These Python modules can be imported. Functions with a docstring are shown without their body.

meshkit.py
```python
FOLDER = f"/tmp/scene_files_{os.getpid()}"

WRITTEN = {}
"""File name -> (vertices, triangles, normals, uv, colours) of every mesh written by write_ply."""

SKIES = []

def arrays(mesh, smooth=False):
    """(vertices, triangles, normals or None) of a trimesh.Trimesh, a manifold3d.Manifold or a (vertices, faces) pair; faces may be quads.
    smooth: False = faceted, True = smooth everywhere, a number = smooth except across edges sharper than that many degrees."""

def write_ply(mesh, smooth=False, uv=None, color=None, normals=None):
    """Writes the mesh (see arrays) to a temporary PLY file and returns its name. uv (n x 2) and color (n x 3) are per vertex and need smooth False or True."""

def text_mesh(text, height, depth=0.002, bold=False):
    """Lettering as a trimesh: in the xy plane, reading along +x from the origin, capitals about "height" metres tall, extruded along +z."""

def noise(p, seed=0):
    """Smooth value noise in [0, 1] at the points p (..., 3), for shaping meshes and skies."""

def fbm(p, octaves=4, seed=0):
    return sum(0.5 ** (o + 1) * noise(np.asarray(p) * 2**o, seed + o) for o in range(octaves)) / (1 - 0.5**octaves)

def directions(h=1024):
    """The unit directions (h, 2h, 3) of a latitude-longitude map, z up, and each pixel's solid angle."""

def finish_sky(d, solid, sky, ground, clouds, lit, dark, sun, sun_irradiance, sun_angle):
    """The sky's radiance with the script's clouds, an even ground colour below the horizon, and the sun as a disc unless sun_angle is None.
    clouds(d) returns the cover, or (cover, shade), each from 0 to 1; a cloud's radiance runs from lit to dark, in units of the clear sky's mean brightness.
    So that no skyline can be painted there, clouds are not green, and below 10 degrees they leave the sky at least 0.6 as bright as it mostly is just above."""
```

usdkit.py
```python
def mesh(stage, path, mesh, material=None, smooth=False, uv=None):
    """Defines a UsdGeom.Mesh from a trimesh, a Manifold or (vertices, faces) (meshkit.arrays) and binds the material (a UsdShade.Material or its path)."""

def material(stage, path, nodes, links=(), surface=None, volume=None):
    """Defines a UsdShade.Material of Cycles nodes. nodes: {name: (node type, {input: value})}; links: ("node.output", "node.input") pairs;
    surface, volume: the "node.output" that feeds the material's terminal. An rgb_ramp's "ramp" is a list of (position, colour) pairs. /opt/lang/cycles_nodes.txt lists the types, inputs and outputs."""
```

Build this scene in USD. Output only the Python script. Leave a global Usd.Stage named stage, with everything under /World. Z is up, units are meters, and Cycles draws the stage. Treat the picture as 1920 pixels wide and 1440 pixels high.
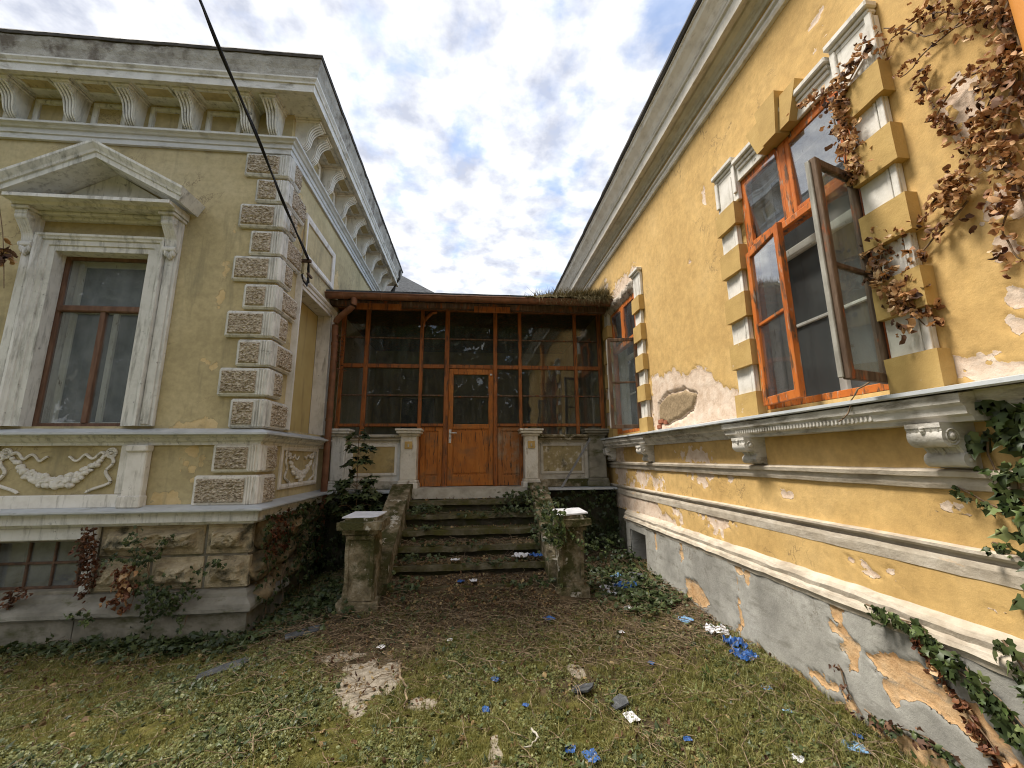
import math, random
import numpy as np, trimesh, usdkit, meshkit
from shapely.geometry import Polygon, Point, box as sbox
from shapely.ops import unary_union
from pxr import Usd, UsdGeom, UsdLux, UsdShade, Gf, Sdf, Vt

stage = Usd.Stage.CreateInMemory()
UsdGeom.SetStageUpAxis(stage, UsdGeom.Tokens.z)
UsdGeom.SetStageMetersPerUnit(stage, 1.0)
stage.SetDefaultPrim(UsdGeom.Xform.Define(stage, '/World').GetPrim())
UsdGeom.Scope.Define(stage, '/World/Looks')
rng = np.random.default_rng(7)
random.seed(7)

# ------------------------------------------------------------------ camera
F_PX, PITCH, YAW, ROLL = 755.355, math.radians(10.42), math.radians(5.574), math.radians(-0.471)
cam = UsdGeom.Camera.Define(stage, '/World/Camera')
cam.CreateHorizontalApertureAttr(36.0); cam.CreateVerticalApertureAttr(27.0)
cam.CreateFocalLengthAttr(36.0 * F_PX / 1920); cam.CreateClippingRangeAttr(Gf.Vec2f(0.05, 2000))
EXPOSURE = 0.92
cam.CreateExposureAttr(EXPOSURE)
fw = np.array([math.sin(YAW) * math.cos(PITCH), math.cos(YAW) * math.cos(PITCH), math.sin(PITCH)])
rt = np.array([math.cos(YAW), -math.sin(YAW), 0.0]); up = np.cross(rt, fw)
rt, up = math.cos(ROLL) * rt + math.sin(ROLL) * up, -math.sin(ROLL) * rt + math.cos(ROLL) * up
cam.AddTransformOp().Set(Gf.Matrix4d(*rt, 0, *up, 0, *(-fw), 0, 0, 0, 1.6, 1))

# ------------------------------------------------------------------ sky and sun
SUN = np.array([-0.47, 0.10, 0.88]); SUN /= np.linalg.norm(SUN)
SKY_STRENGTH = 0.15
def M(name, nodes, links=(), surface=None, volume=None):
    return usdkit.material(stage, '/World/Looks/' + name, nodes, links, surface, volume)
sky_mat = M('sky_look', {
    'tc': ('texture_coordinate', {}), 'sep': ('separate_xyz', {}), 'zz': ('math', {'math_type': 'maximum', 'value2': 0.03}),
    'zo': ('math', {'math_type': 'add', 'value2': 0.16}),
    'dx': ('math', {'math_type': 'divide'}), 'dy': ('math', {'math_type': 'divide'}), 'cmb': ('combine_xyz', {'z': 0.0}),
    'n1': ('noise_texture', {'scale': 6.2, 'detail': 9.0, 'roughness': 0.56, 'distortion': 0.3}),
    'n2': ('noise_texture', {'scale': 1.1, 'detail': 4.0, 'roughness': 0.55}),
    'n3': ('noise_texture', {'scale': 8.5, 'detail': 8.0, 'roughness': 0.56}),
    'm2': ('math', {'math_type': 'multiply_add', 'value2': 1.1, 'value3': -0.55}),
    'gx': ('math', {'math_type': 'multiply_add', 'value2': -0.20, 'value3': 0.045}),
    's1': ('math', {'math_type': 'add'}), 's2': ('math', {'math_type': 'add'}),
    'cov': ('rgb_ramp', {'ramp': [(0.0, (0, 0, 0)), (0.34, (0.30, 0.30, 0.30)), (0.45, (0.76, 0.76, 0.76)), (0.56, (1, 1, 1))]}),
    'cc': ('rgb_ramp', {'ramp': [(0.34, (0.47, 0.50, 0.59)), (0.48, (0.69, 0.71, 0.765)), (0.64, (1.02, 1.02, 1.01))]}),
    'cs': ('mix', {'mix_type': 'multiply', 'fac': 1.0, 'color2': (5.0, 5.0, 5.0)}),
    'sky': ('sky_texture', {'sky_type': 'single_scattering', 'sun_disc': False, 'sun_elevation': float(math.asin(SUN[2])), 'sun_rotation': float(math.atan2(SUN[0], SUN[1])), 'altitude': 200.0}),
    'mx': ('mix', {'mix_type': 'mix'}),
    'bg': ('background_shader', {'strength': SKY_STRENGTH})},
    [('tc.generated', 'sep.vector'), ('sep.z', 'zz.value1'), ('zz.value', 'zo.value1'), ('sep.x', 'dx.value1'), ('zo.value', 'dx.value2'),
     ('sep.y', 'dy.value1'), ('zo.value', 'dy.value2'), ('dx.value', 'cmb.x'), ('dy.value', 'cmb.y'),
     ('cmb.vector', 'n1.vector'), ('cmb.vector', 'n2.vector'), ('cmb.vector', 'n3.vector'), ('n2.fac', 'm2.value1'), ('dx.value', 'gx.value1'),
     ('n1.fac', 's1.value1'), ('m2.value', 's1.value2'), ('s1.value', 's2.value1'), ('gx.value', 's2.value2'), ('s2.value', 'cov.fac'),
     ('n3.fac', 'cc.fac'), ('cc.color', 'cs.color1'), ('sky.color', 'mx.color1'), ('cs.color', 'mx.color2'), ('cov.color', 'mx.fac'), ('mx.color', 'bg.color')],
    surface='bg.background')
dome = UsdLux.DomeLight.Define(stage, '/World/sky')
UsdShade.MaterialBindingAPI.Apply(dome.GetPrim()).Bind(sky_mat)
dome.GetPrim().SetCustomDataByKey('kind', 'structure')
sun = UsdLux.DistantLight.Define(stage, '/World/sun')
sun.CreateNormalizeAttr(True); sun.CreateIntensityAttr(0.82); sun.CreateAngleAttr(15.0); sun.CreateColorAttr(Gf.Vec3f(1.0, 0.94, 0.85))
zax = SUN; xax = np.cross([0, 0, 1.0], zax); xax /= np.linalg.norm(xax); yax = np.cross(zax, xax)
sun.AddTransformOp().Set(Gf.Matrix4d(*xax, 0, *yax, 0, *zax, 0, 0, 0, 20, 1))

# ------------------------------------------------------------------ materials
def mat(name, ramp, scale=3.0, detail=8.0, stretch=(1, 1, 1), rough=0.85, bump=(60.0, 0.3, 0.01), second=None, third=None, spec=0.25, metallic=0.0, bstretch=(1, 1, 1), rand=0.0):
    """colour from noise; second/third = (colour, scale, low, high, stretch) stains laid over it"""
    nd = {'g': ('geometry', {}), 'mp': ('mapping', {'scale': stretch}), 'n': ('noise_texture', {'scale': scale, 'detail': detail, 'roughness': 0.62}),
          'r': ('rgb_ramp', {'ramp': ramp}), 'bm': ('mapping', {'scale': bstretch}), 'bn': ('noise_texture', {'scale': bump[0], 'detail': 6.0, 'roughness': 0.65}),
          'b': ('bump', {'strength': bump[1], 'distance': bump[2]}), 'p': ('principled_bsdf', {'roughness': rough, 'specular_ior_level': spec, 'metallic': metallic})}
    ln = [('g.position', 'mp.vector'), ('mp.vector', 'n.vector'), ('n.fac', 'r.fac'), ('g.position', 'bm.vector'), ('bm.vector', 'bn.vector'), ('bn.fac', 'b.height'), ('b.normal', 'p.normal')]
    col = 'r.color'
    for k, st in enumerate([second, third]):
        if st:
            c, sc, lo, hi, strch = st
            nd.update({f'sm{k}': ('mapping', {'scale': strch, 'location': (3.1 * k + 1.3, 0.7, 2.2)}), f'sn{k}': ('noise_texture', {'scale': sc, 'detail': 9.0, 'roughness': 0.66}),
                       f'sr{k}': ('rgb_ramp', {'ramp': [(lo, (0, 0, 0)), (hi, (1, 1, 1))]}), f'mx{k}': ('mix', {'color2': c})})
            ln += [('g.position', f'sm{k}.vector'), (f'sm{k}.vector', f'sn{k}.vector'), (f'sn{k}.fac', f'sr{k}.fac'), (f'sr{k}.color', f'mx{k}.fac'), (col, f'mx{k}.color1')]
            col = f'mx{k}.color'
    if rand:
        nd.update({'oi': ('geometry', {}), 'rr': ('rgb_ramp', {'ramp': [(0, (1 - rand,) * 3), (1, (1 + rand,) * 3)]}), 'rm': ('mix', {'mix_type': 'multiply', 'fac': 1.0})})
        ln += [('oi.random_per_island', 'rr.fac'), (col, 'rm.color1'), ('rr.color', 'rm.color2')]
        col = 'rm.color'
    ln.append((col, 'p.base_color'))
    return M(name, nd, ln, 'p.BSDF')

def wearmat(name, paint, bare, patch=((0.20, 0.14, 0.08), (0.36, 0.27, 0.16)), stain=(0.07, 0.065, 0.05), rough=0.9, pbump=0.6, streak=None):
    """painted plaster whose coat has come off where the mesh's wear primvar says so; rough = brown repair mortar, stain = soot and damp"""
    nd = {'g': ('geometry', {}), 'n': ('noise_texture', {'scale': 1.3, 'detail': 10.0, 'roughness': 0.6}), 'r': ('rgb_ramp', {'ramp': paint}),
          'n5': ('noise_texture', {'scale': 14.0, 'detail': 8.0, 'roughness': 0.7}), 'r5': ('rgb_ramp', {'ramp': [(0.3, (0.80, 0.80, 0.80)), (0.7, (1.12, 1.12, 1.12))]}), 'm5': ('mix', {'mix_type': 'multiply', 'fac': 1.0}),
          'nb': ('noise_texture', {'scale': 9.0, 'detail': 10.0, 'roughness': 0.68}), 'rb': ('rgb_ramp', {'ramp': bare}),
          'np': ('noise_texture', {'scale': 40.0, 'detail': 6.0, 'roughness': 0.7}), 'rp': ('rgb_ramp', {'ramp': [(0.3, patch[0]), (0.7, patch[1])]}),
          'w': ('attribute', {'attribute': 'wear'}), 'a2': ('attribute', {'attribute': 'mortar'}), 'a3': ('attribute', {'attribute': 'stain'}),
          'ne': ('noise_texture', {'scale': 55.0, 'detail': 5.0, 'roughness': 0.6}), 'ma': ('math', {'math_type': 'multiply_add', 'value2': 0.30, 'value3': -0.15}), 'ad': ('math', {'math_type': 'add'}),
          'wr': ('rgb_ramp', {'ramp': [(0.485, (0, 0, 0)), (0.515, (1, 1, 1))]}), 'mr': ('rgb_ramp', {'ramp': [(0.45, (0, 0, 0)), (0.55, (1, 1, 1))]}), 'ad2': ('math', {'math_type': 'add'}),
          'sn': ('noise_texture', {'scale': 7.0, 'detail': 9.0, 'roughness': 0.7}), 'sm': ('math', {'math_type': 'multiply_add', 'value2': 1.6, 'value3': -0.8}), 'sa': ('math', {'math_type': 'add'}),
          'sr': ('rgb_ramp', {'ramp': [(0.45, (0, 0, 0)), (1.0, (0.9, 0.9, 0.9))]}),
          'mx1': ('mix', {}), 'mx2': ('mix', {}), 'mx3': ('mix', {'color2': stain}),
          'bn': ('noise_texture', {'scale': 60.0, 'detail': 8.0, 'roughness': 0.75}), 'hb': ('math', {'math_type': 'multiply_add', 'value2': 1.6, 'value3': -2.2}), 'bh': ('math', {'math_type': 'multiply_add'}), 'bw': ('math', {'math_type': 'multiply_add', 'value2': 0.4, 'value3': 0.0}),
          'b': ('bump', {'strength': pbump, 'distance': 0.012}), 'p': ('principled_bsdf', {'roughness': rough, 'specular_ior_level': 0.2})}
    ln = [('g.position', x + '.vector') for x in ('n', 'n5', 'nb', 'np', 'ne', 'sn', 'bn')]
    ln += [('n.fac', 'r.fac'), ('n5.fac', 'r5.fac'), ('r.color', 'm5.color1'), ('r5.color', 'm5.color2'), ('nb.fac', 'rb.fac'), ('np.fac', 'rp.fac'), ('ne.fac', 'ma.value1'), ('w.fac', 'ad.value1'), ('ma.value', 'ad.value2'),
           ('ad.value', 'wr.fac'), ('a2.fac', 'ad2.value1'), ('ma.value', 'ad2.value2'), ('ad2.value', 'mr.fac'), ('m5.color', 'mx1.color1'), ('rb.color', 'mx1.color2'), ('wr.color', 'mx1.fac'),
           ('mx1.color', 'mx2.color1'), ('rp.color', 'mx2.color2'), ('mr.color', 'mx2.fac'), ('sn.fac', 'sm.value1'), ('sm.value', 'sa.value2'), ('a3.fac', 'sa.value1'), ('sa.value', 'sr.fac'),
           ('mx2.color', 'mx3.color1'), ('sr.color', 'mx3.fac'), ('bn.fac', 'bw.value1'), ('wr.color', 'bh.value1'), ('nb.fac', 'hb.value1'), ('hb.value', 'bh.value2'), ('bw.value', 'bh.value3'), ('bh.value', 'b.height'), ('b.normal', 'p.normal')]
    nd.update({'ck': ('noise_texture', {'scale': 1.9, 'detail': 7.0, 'roughness': 0.62, 'distortion': 0.6}), 'c1': ('math', {'math_type': 'subtract', 'value2': 0.5}), 'c2': ('math', {'math_type': 'absolute'}), 'c3': ('rgb_ramp', {'ramp': [(0.0, (1, 1, 1)), (0.0025, (0.8, 0.8, 0.8)), (0.006, (0, 0, 0))]}),
               'cm': ('noise_texture', {'scale': 1.1, 'detail': 3.0}), 'cr': ('rgb_ramp', {'ramp': [(0.50, (0, 0, 0)), (0.60, (0.75, 0.75, 0.75))]}), 'cx': ('math', {'math_type': 'multiply'}), 'mxc': ('mix', {'color2': (0.12, 0.085, 0.05)})})
    ln += [('g.position', 'ck.vector'), ('g.position', 'cm.vector'), ('ck.fac', 'c1.value1'), ('c1.value', 'c2.value1'), ('c2.value', 'c3.fac'), ('cm.fac', 'cr.fac'), ('c3.color', 'cx.value1'), ('cr.color', 'cx.value2'), ('cx.value', 'mxc.fac'), ('mx3.color', 'mxc.color1')]
    col = 'mxc.color'
    if streak:
        c, sc, lo, hi, strch = streak
        nd.update({'km': ('mapping', {'scale': strch}), 'kn': ('noise_texture', {'scale': sc, 'detail': 9.0, 'roughness': 0.65}), 'kr': ('rgb_ramp', {'ramp': [(lo, (0, 0, 0)), (hi, (1, 1, 1))]}), 'kx': ('mix', {'color2': c})})
        ln += [('g.position', 'km.vector'), ('km.vector', 'kn.vector'), ('kn.fac', 'kr.fac'), ('kr.color', 'kx.fac'), (col, 'kx.color1')]
        col = 'kx.color'
    ln.append((col, 'p.base_color'))
    return M(name, nd, ln, 'p.BSDF')

def leafmat(name, ramp, rough=0.55, trans=0.25, scale=14.0):
    return M(name, {'g': ('geometry', {}), 'n': ('noise_texture', {'scale': scale, 'detail': 3.0}), 'oi': ('object_info', {}), 'ro': ('math', {'math_type': 'add'}), 'fr': ('math', {'math_type': 'fraction'}), 'ad': ('math', {'math_type': 'multiply_add', 'value2': 0.65}), 'r': ('rgb_ramp', {'ramp': ramp}), 'n2': ('math', {'math_type': 'multiply_add', 'value2': 0.9, 'value3': -0.25}),
                    'p': ('principled_bsdf', {'roughness': rough, 'specular_ior_level': 0.35}), 't': ('translucent_bsdf', {}), 'm': ('mix_closure', {'fac': trans})},
             [('g.position', 'n.vector'), ('n.fac', 'n2.value1'), ('g.random_per_island', 'ro.value1'), ('oi.random', 'ro.value2'), ('ro.value', 'fr.value1'), ('fr.value', 'ad.value1'), ('n2.value', 'ad.value3'), ('ad.value', 'r.fac'), ('r.color', 'p.base_color'), ('r.color', 't.color'), ('p.BSDF', 'm.closure1'), ('t.BSDF', 'm.closure2')], 'm.closure')

def glassmat(name, dust=0.12, tint=(0.80, 0.84, 0.82), dcol=(0.30, 0.30, 0.27), rough=0.015, streak=(2.5, 2.5, 0.5), dmax=0.35, refl=0.045):
    return M(name, {'lw': ('layer_weight', {'blend': 0.5}), 'pw': ('math', {'math_type': 'power', 'value2': 5.0}), 'f': ('math', {'math_type': 'multiply_add', 'value2': 0.94 - refl, 'value3': refl}), 't': ('transparent_bsdf', {'color': tint}), 'gl': ('glossy_bsdf', {'color': (0.95, 0.95, 0.95), 'roughness': rough}), 'm': ('mix_closure', {}),
                    'g': ('geometry', {}), 'mp': ('mapping', {'scale': streak}), 'n': ('noise_texture', {'scale': 5.0, 'detail': 8.0, 'roughness': 0.65}), 'r': ('rgb_ramp', {'ramp': [(0.3, (dust * 0.4,) * 3), (0.75, (dmax,) * 3)]}),
                    'bn': ('noise_texture', {'scale': 1.6, 'detail': 2.0}), 'b': ('bump', {'strength': 0.06, 'distance': 0.05}),
                    'd': ('diffuse_bsdf', {'color': dcol}), 'm2': ('mix_closure', {})},
             [('g.position', 'bn.vector'), ('bn.fac', 'b.height'), ('b.normal', 'gl.normal'), ('lw.facing', 'pw.value1'), ('pw.value', 'f.value1'), ('f.value', 'm.fac'), ('t.BSDF', 'm.closure1'), ('gl.BSDF', 'm.closure2'), ('g.position', 'mp.vector'), ('mp.vector', 'n.vector'), ('n.fac', 'r.fac'), ('r.color', 'm2.fac'), ('m.closure', 'm2.closure1'), ('d.BSDF', 'm2.closure2')], 'm2.closure')

V1 = (1, 1, 1); VS = (9, 9, 0.7)
m_yellow = wearmat('ochre_plaster', [(0.28, (0.46, 0.29, 0.105)), (0.52, (0.575, 0.378, 0.145)), (0.76, (0.64, 0.44, 0.19))], [(0.3, (0.50, 0.36, 0.25)), (0.5, (0.66, 0.52, 0.40)), (0.72, (0.74, 0.63, 0.52))])
m_khaki = wearmat('shaded_khaki_plaster', [(0.30, (0.36, 0.30, 0.165)), (0.5, (0.47, 0.39, 0.22)), (0.72, (0.53, 0.45, 0.27))], [(0.3, (0.52, 0.38, 0.18)), (0.6, (0.62, 0.48, 0.26))], streak=((0.20, 0.18, 0.11), 1.6, 0.56, 0.80, (3, 3, 0.4)))  # left wing's shade is put into this duller, more olive base colour
m_ochre = mat('ochre_trim', [(0.3, (0.40, 0.26, 0.090)), (0.6, (0.485, 0.325, 0.115)), (0.8, (0.54, 0.38, 0.16))], 6, bump=(70, 0.35, 0.008), second=((0.60, 0.50, 0.38), 9, 0.66, 0.70, V1))
m_white = mat('white_stucco', [(0.25, (0.50, 0.47, 0.41)), (0.5, (0.68, 0.65, 0.59)), (0.8, (0.76, 0.735, 0.69))], 5, bump=(50, 0.3, 0.008), second=((0.26, 0.235, 0.19), 3.0, 0.54, 0.74, (5, 5, 0.8)), third=((0.13, 0.12, 0.10), 11, 0.64, 0.74, V1))
m_greyw = mat('grey_stucco', [(0.25, (0.47, 0.46, 0.42)), (0.5, (0.63, 0.62, 0.575)), (0.8, (0.71, 0.70, 0.66))], 5, bump=(50, 0.35, 0.008), second=((0.22, 0.215, 0.185), 3.0, 0.50, 0.74, (5, 5, 0.8)), third=((0.12, 0.115, 0.10), 13, 0.62, 0.74, V1))
m_decay = mat('decayed_cornice', [(0.25, (0.20, 0.185, 0.16)), (0.5, (0.33, 0.315, 0.28)), (0.8, (0.46, 0.44, 0.40))], 6, bump=(26, 0.8, 0.02), second=((0.14, 0.12, 0.10), 2.6, 0.50, 0.60, V1))
m_corn = mat('worn_white_cornice', [(0.25, (0.35, 0.29, 0.215)), (0.5, (0.49, 0.425, 0.335)), (0.8, (0.61, 0.55, 0.46))], 7, bump=(40, 0.5, 0.01), second=((0.30, 0.25, 0.19), 3.0, 0.50, 0.70, (1.5, 1.5, 6)), third=((0.62, 0.42, 0.24), 4, 0.62, 0.70, (1, 1, 3)))
m_eave = mat('cream_white_eave', [(0.25, (0.50, 0.46, 0.40)), (0.5, (0.66, 0.62, 0.55)), (0.8, (0.74, 0.71, 0.65))], 7, bump=(40, 0.4, 0.01), second=((0.34, 0.29, 0.23), 3.0, 0.56, 0.76, (1.5, 1.5, 6)))
m_zinc = mat('zinc_sheet', [(0.3, (0.36, 0.38, 0.39)), (0.7, (0.52, 0.54, 0.55))], 4, rough=0.55, spec=0.5, bump=(9, 0.15, 0.01), second=((0.20, 0.20, 0.18), 5, 0.58, 0.74, (1, 1, 4)))
m_pebble = mat('pebble_dash', [(0.30, (0.11, 0.085, 0.06)), (0.48, (0.36, 0.30, 0.22)), (0.64, (0.58, 0.52, 0.43))], 48, 3, (0.8, 0.8, 1.7), bump=(160, 0.4, 0.004))
m_rock = mat('rusticated_stone', [(0.25, (0.18, 0.145, 0.09)), (0.5, (0.43, 0.355, 0.23)), (0.75, (0.60, 0.51, 0.36))], 7, bump=(28, 1.0, 0.025), second=((0.08, 0.075, 0.05), 3.5, 0.52, 0.64, V1))
m_ochrock = mat('ochre_fieldstone', [(0.25, (0.13, 0.10, 0.06)), (0.5, (0.24, 0.18, 0.10)), (0.75, (0.38, 0.30, 0.19))], 6, bump=(30, 0.6, 0.015), second=((0.05, 0.05, 0.035), 4, 0.46, 0.66, V1))
m_base = mat('mossy_plinth_stone', [(0.25, (0.10, 0.092, 0.068)), (0.5, (0.21, 0.19, 0.145)), (0.75, (0.33, 0.30, 0.24))], 4, bump=(30, 0.5, 0.012), second=((0.075, 0.075, 0.03), 3, 0.50, 0.66, (1, 1, 2)))
m_mossy = mat('mossy_concrete', [(0.30, (0.075, 0.062, 0.036)), (0.5, (0.21, 0.17, 0.10)), (0.70, (0.38, 0.33, 0.24))], 9, bump=(22, 1.0, 0.035), second=((0.06, 0.058, 0.018), 3.4, 0.46, 0.56, V1), third=((0.52, 0.48, 0.40), 5.5, 0.60, 0.64, V1))
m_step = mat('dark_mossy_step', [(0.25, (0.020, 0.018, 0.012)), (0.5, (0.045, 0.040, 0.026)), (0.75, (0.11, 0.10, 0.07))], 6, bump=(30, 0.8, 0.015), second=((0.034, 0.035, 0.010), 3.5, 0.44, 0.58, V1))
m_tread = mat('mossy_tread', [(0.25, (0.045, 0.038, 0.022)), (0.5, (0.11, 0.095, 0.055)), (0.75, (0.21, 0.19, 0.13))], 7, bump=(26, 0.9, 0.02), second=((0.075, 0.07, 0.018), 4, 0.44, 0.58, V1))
m_sill = mat('shaded_sill', [(0.25, (0.36, 0.33, 0.28)), (0.5, (0.54, 0.51, 0.455)), (0.8, (0.66, 0.63, 0.58))], 6, bump=(40, 0.5, 0.01), second=((0.20, 0.175, 0.135), 3.0, 0.50, 0.68, (1.5, 1.5, 5)), third=((0.10, 0.09, 0.07), 9, 0.63, 0.72, V1))  # white stucco greyed: shade below the ledge is put in, plus stains
m_doorworn = mat('bleached_door_panel', [(0.25, (0.20, 0.075, 0.022)), (0.5, (0.31, 0.115, 0.03)), (0.75, (0.38, 0.16, 0.05))], 4, 8, (2, 2, 0.6), rough=0.7, bump=(60, 0.5, 0.004), bstretch=(5, 5, 0.35), second=((0.05, 0.026, 0.014), 9, 0.54, 0.60, (5, 5, 0.45)), third=((0.27, 0.19, 0.12), 2.5, 0.46, 0.60, V1))
m_thresh = mat('pale_threshold_stone', [(0.25, (0.27, 0.24, 0.19)), (0.5, (0.42, 0.385, 0.32)), (0.75, (0.52, 0.49, 0.43))], 6, bump=(30, 0.5, 0.01), second=((0.10, 0.095, 0.05), 3.5, 0.55, 0.68, V1))
m_plinth = wearmat('grey_render', [(0.32, (0.22, 0.21, 0.185)), (0.5, (0.35, 0.338, 0.30)), (0.68, (0.48, 0.465, 0.42))], [(0.3, (0.44, 0.24, 0.10)), (0.5, (0.58, 0.37, 0.19)), (0.75, (0.64, 0.47, 0.29))], pbump=0.9, streak=((0.20, 0.19, 0.16), 2.6, 0.54, 0.70, (1, 1.2, 4.5)))
m_slate = mat('roof_slate', [(0.3, (0.045, 0.047, 0.05)), (0.7, (0.11, 0.115, 0.12))], 9, (8), (1, 1, 3), bump=(20, 0.8, 0.03), rough=0.95, spec=0.08, second=((0.16, 0.165, 0.165), 14, 0.56, 0.66, (1, 1, 4)))
m_roofedge = mat('dark_roof_edge', [(0.3, (0.03, 0.028, 0.025)), (0.7, (0.08, 0.07, 0.06))], 5, rough=0.7)
m_greystrip = mat('weathered_grey_edge', [(0.25, (0.16, 0.15, 0.125)), (0.5, (0.30, 0.285, 0.245)), (0.75, (0.46, 0.44, 0.39))], 9, 8, (3, 3, 0.5), rough=0.8, bump=(50, 0.5, 0.004))
m_orange = mat('orange_wood', [(0.25, (0.15, 0.050, 0.014)), (0.5, (0.28, 0.092, 0.022)), (0.75, (0.37, 0.145, 0.045))], 5, 8, (1, 1, 0.5), rough=0.6, bump=(60, 0.35, 0.004), bstretch=(4, 4, 0.4), second=((0.085, 0.040, 0.020), 8, 0.50, 0.64, (3, 3, 0.5)), third=((0.24, 0.17, 0.11), 16, 0.61, 0.68, (3, 3, 0.4)))
m_ored = mat('orange_window_paint', [(0.25, (0.30, 0.075, 0.014)), (0.5, (0.48, 0.13, 0.022)), (0.75, (0.56, 0.19, 0.04))], 5, 8, (1, 1, 0.5), rough=0.55, bump=(60, 0.4, 0.004), second=((0.12, 0.06, 0.03), 10, 0.52, 0.60, (2, 2, 0.5)), third=((0.36, 0.29, 0.22), 14, 0.60, 0.66, (3, 3, 0.4)))
m_oldwood = mat('bare_weathered_wood', [(0.25, (0.045, 0.028, 0.018)), (0.5, (0.105, 0.066, 0.042)), (0.75, (0.22, 0.155, 0.105))], 8, 8, (3, 3, 0.5), rough=0.8, bump=(50, 0.6, 0.005), bstretch=(4, 4, 0.4), second=((0.28, 0.075, 0.02), 6, 0.56, 0.64, (2, 2, 0.6)))
m_brownwood = mat('brown_window_wood', [(0.25, (0.075, 0.042, 0.028)), (0.5, (0.15, 0.08, 0.05)), (0.75, (0.22, 0.13, 0.085))], 7, 8, (3, 3, 0.5), rough=0.7, bump=(50, 0.4, 0.004))
m_whitewood = mat('flaking_white_wood', [(0.25, (0.50, 0.48, 0.42)), (0.5, (0.66, 0.64, 0.58)), (0.8, (0.74, 0.72, 0.67))], 6, rough=0.7, bump=(50, 0.4, 0.004), second=((0.17, 0.12, 0.08), 12, 0.60, 0.68, (3, 3, 0.5)))
m_door = mat('orange_door_panel', [(0.25, (0.24, 0.075, 0.014)), (0.5, (0.37, 0.125, 0.022)), (0.75, (0.44, 0.175, 0.038))], 4, 8, (2, 2, 0.6), rough=0.55, bump=(60, 0.3, 0.004), bstretch=(5, 5, 0.35), second=((0.05, 0.026, 0.014), 9, 0.57, 0.62, (5, 5, 0.45)), third=((0.15, 0.085, 0.045), 3, 0.50, 0.70, V1))
m_copper = mat('painted_gutter', [(0.3, (0.12, 0.050, 0.026)), (0.6, (0.22, 0.10, 0.052)), (0.8, (0.29, 0.16, 0.095))], 5, rough=0.55, bump=(40, 0.2, 0.004), second=((0.10, 0.06, 0.035), 6, 0.54, 0.66, V1))
m_orangepipe = mat('orange_downpipe', [(0.3, (0.60, 0.24, 0.045)), (0.7, (0.68, 0.29, 0.06))], 4, rough=0.45, bump=(40, 0.1, 0.003))
m_iron = mat('rusty_iron', [(0.3, (0.05, 0.033, 0.024)), (0.7, (0.15, 0.085, 0.05))], 20, rough=0.7, bump=(60, 0.4, 0.003))
m_steel = mat('grey_metal_strip', [(0.3, (0.12, 0.12, 0.12)), (0.7, (0.26, 0.26, 0.26))], 8, rough=0.5, spec=0.5)
m_handle = mat('brushed_handle', [(0.3, (0.45, 0.44, 0.42)), (0.7, (0.60, 0.59, 0.57))], 8, rough=0.35, spec=0.6)
m_cable = mat('black_cable', [(0.3, (0.012, 0.012, 0.013)), (0.7, (0.025, 0.025, 0.027))], 20, rough=0.6)
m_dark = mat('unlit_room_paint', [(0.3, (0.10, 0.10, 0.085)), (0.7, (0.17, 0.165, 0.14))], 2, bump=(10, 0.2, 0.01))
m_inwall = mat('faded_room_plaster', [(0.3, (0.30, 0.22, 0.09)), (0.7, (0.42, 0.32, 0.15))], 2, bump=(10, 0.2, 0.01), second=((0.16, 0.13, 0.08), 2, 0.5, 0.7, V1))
m_black = mat('opening_darkness', [(0.3, (0.01, 0.01, 0.01)), (0.7, (0.02, 0.02, 0.02))], 2)  # near-black paint standing in for the darkness inside openings
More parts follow.
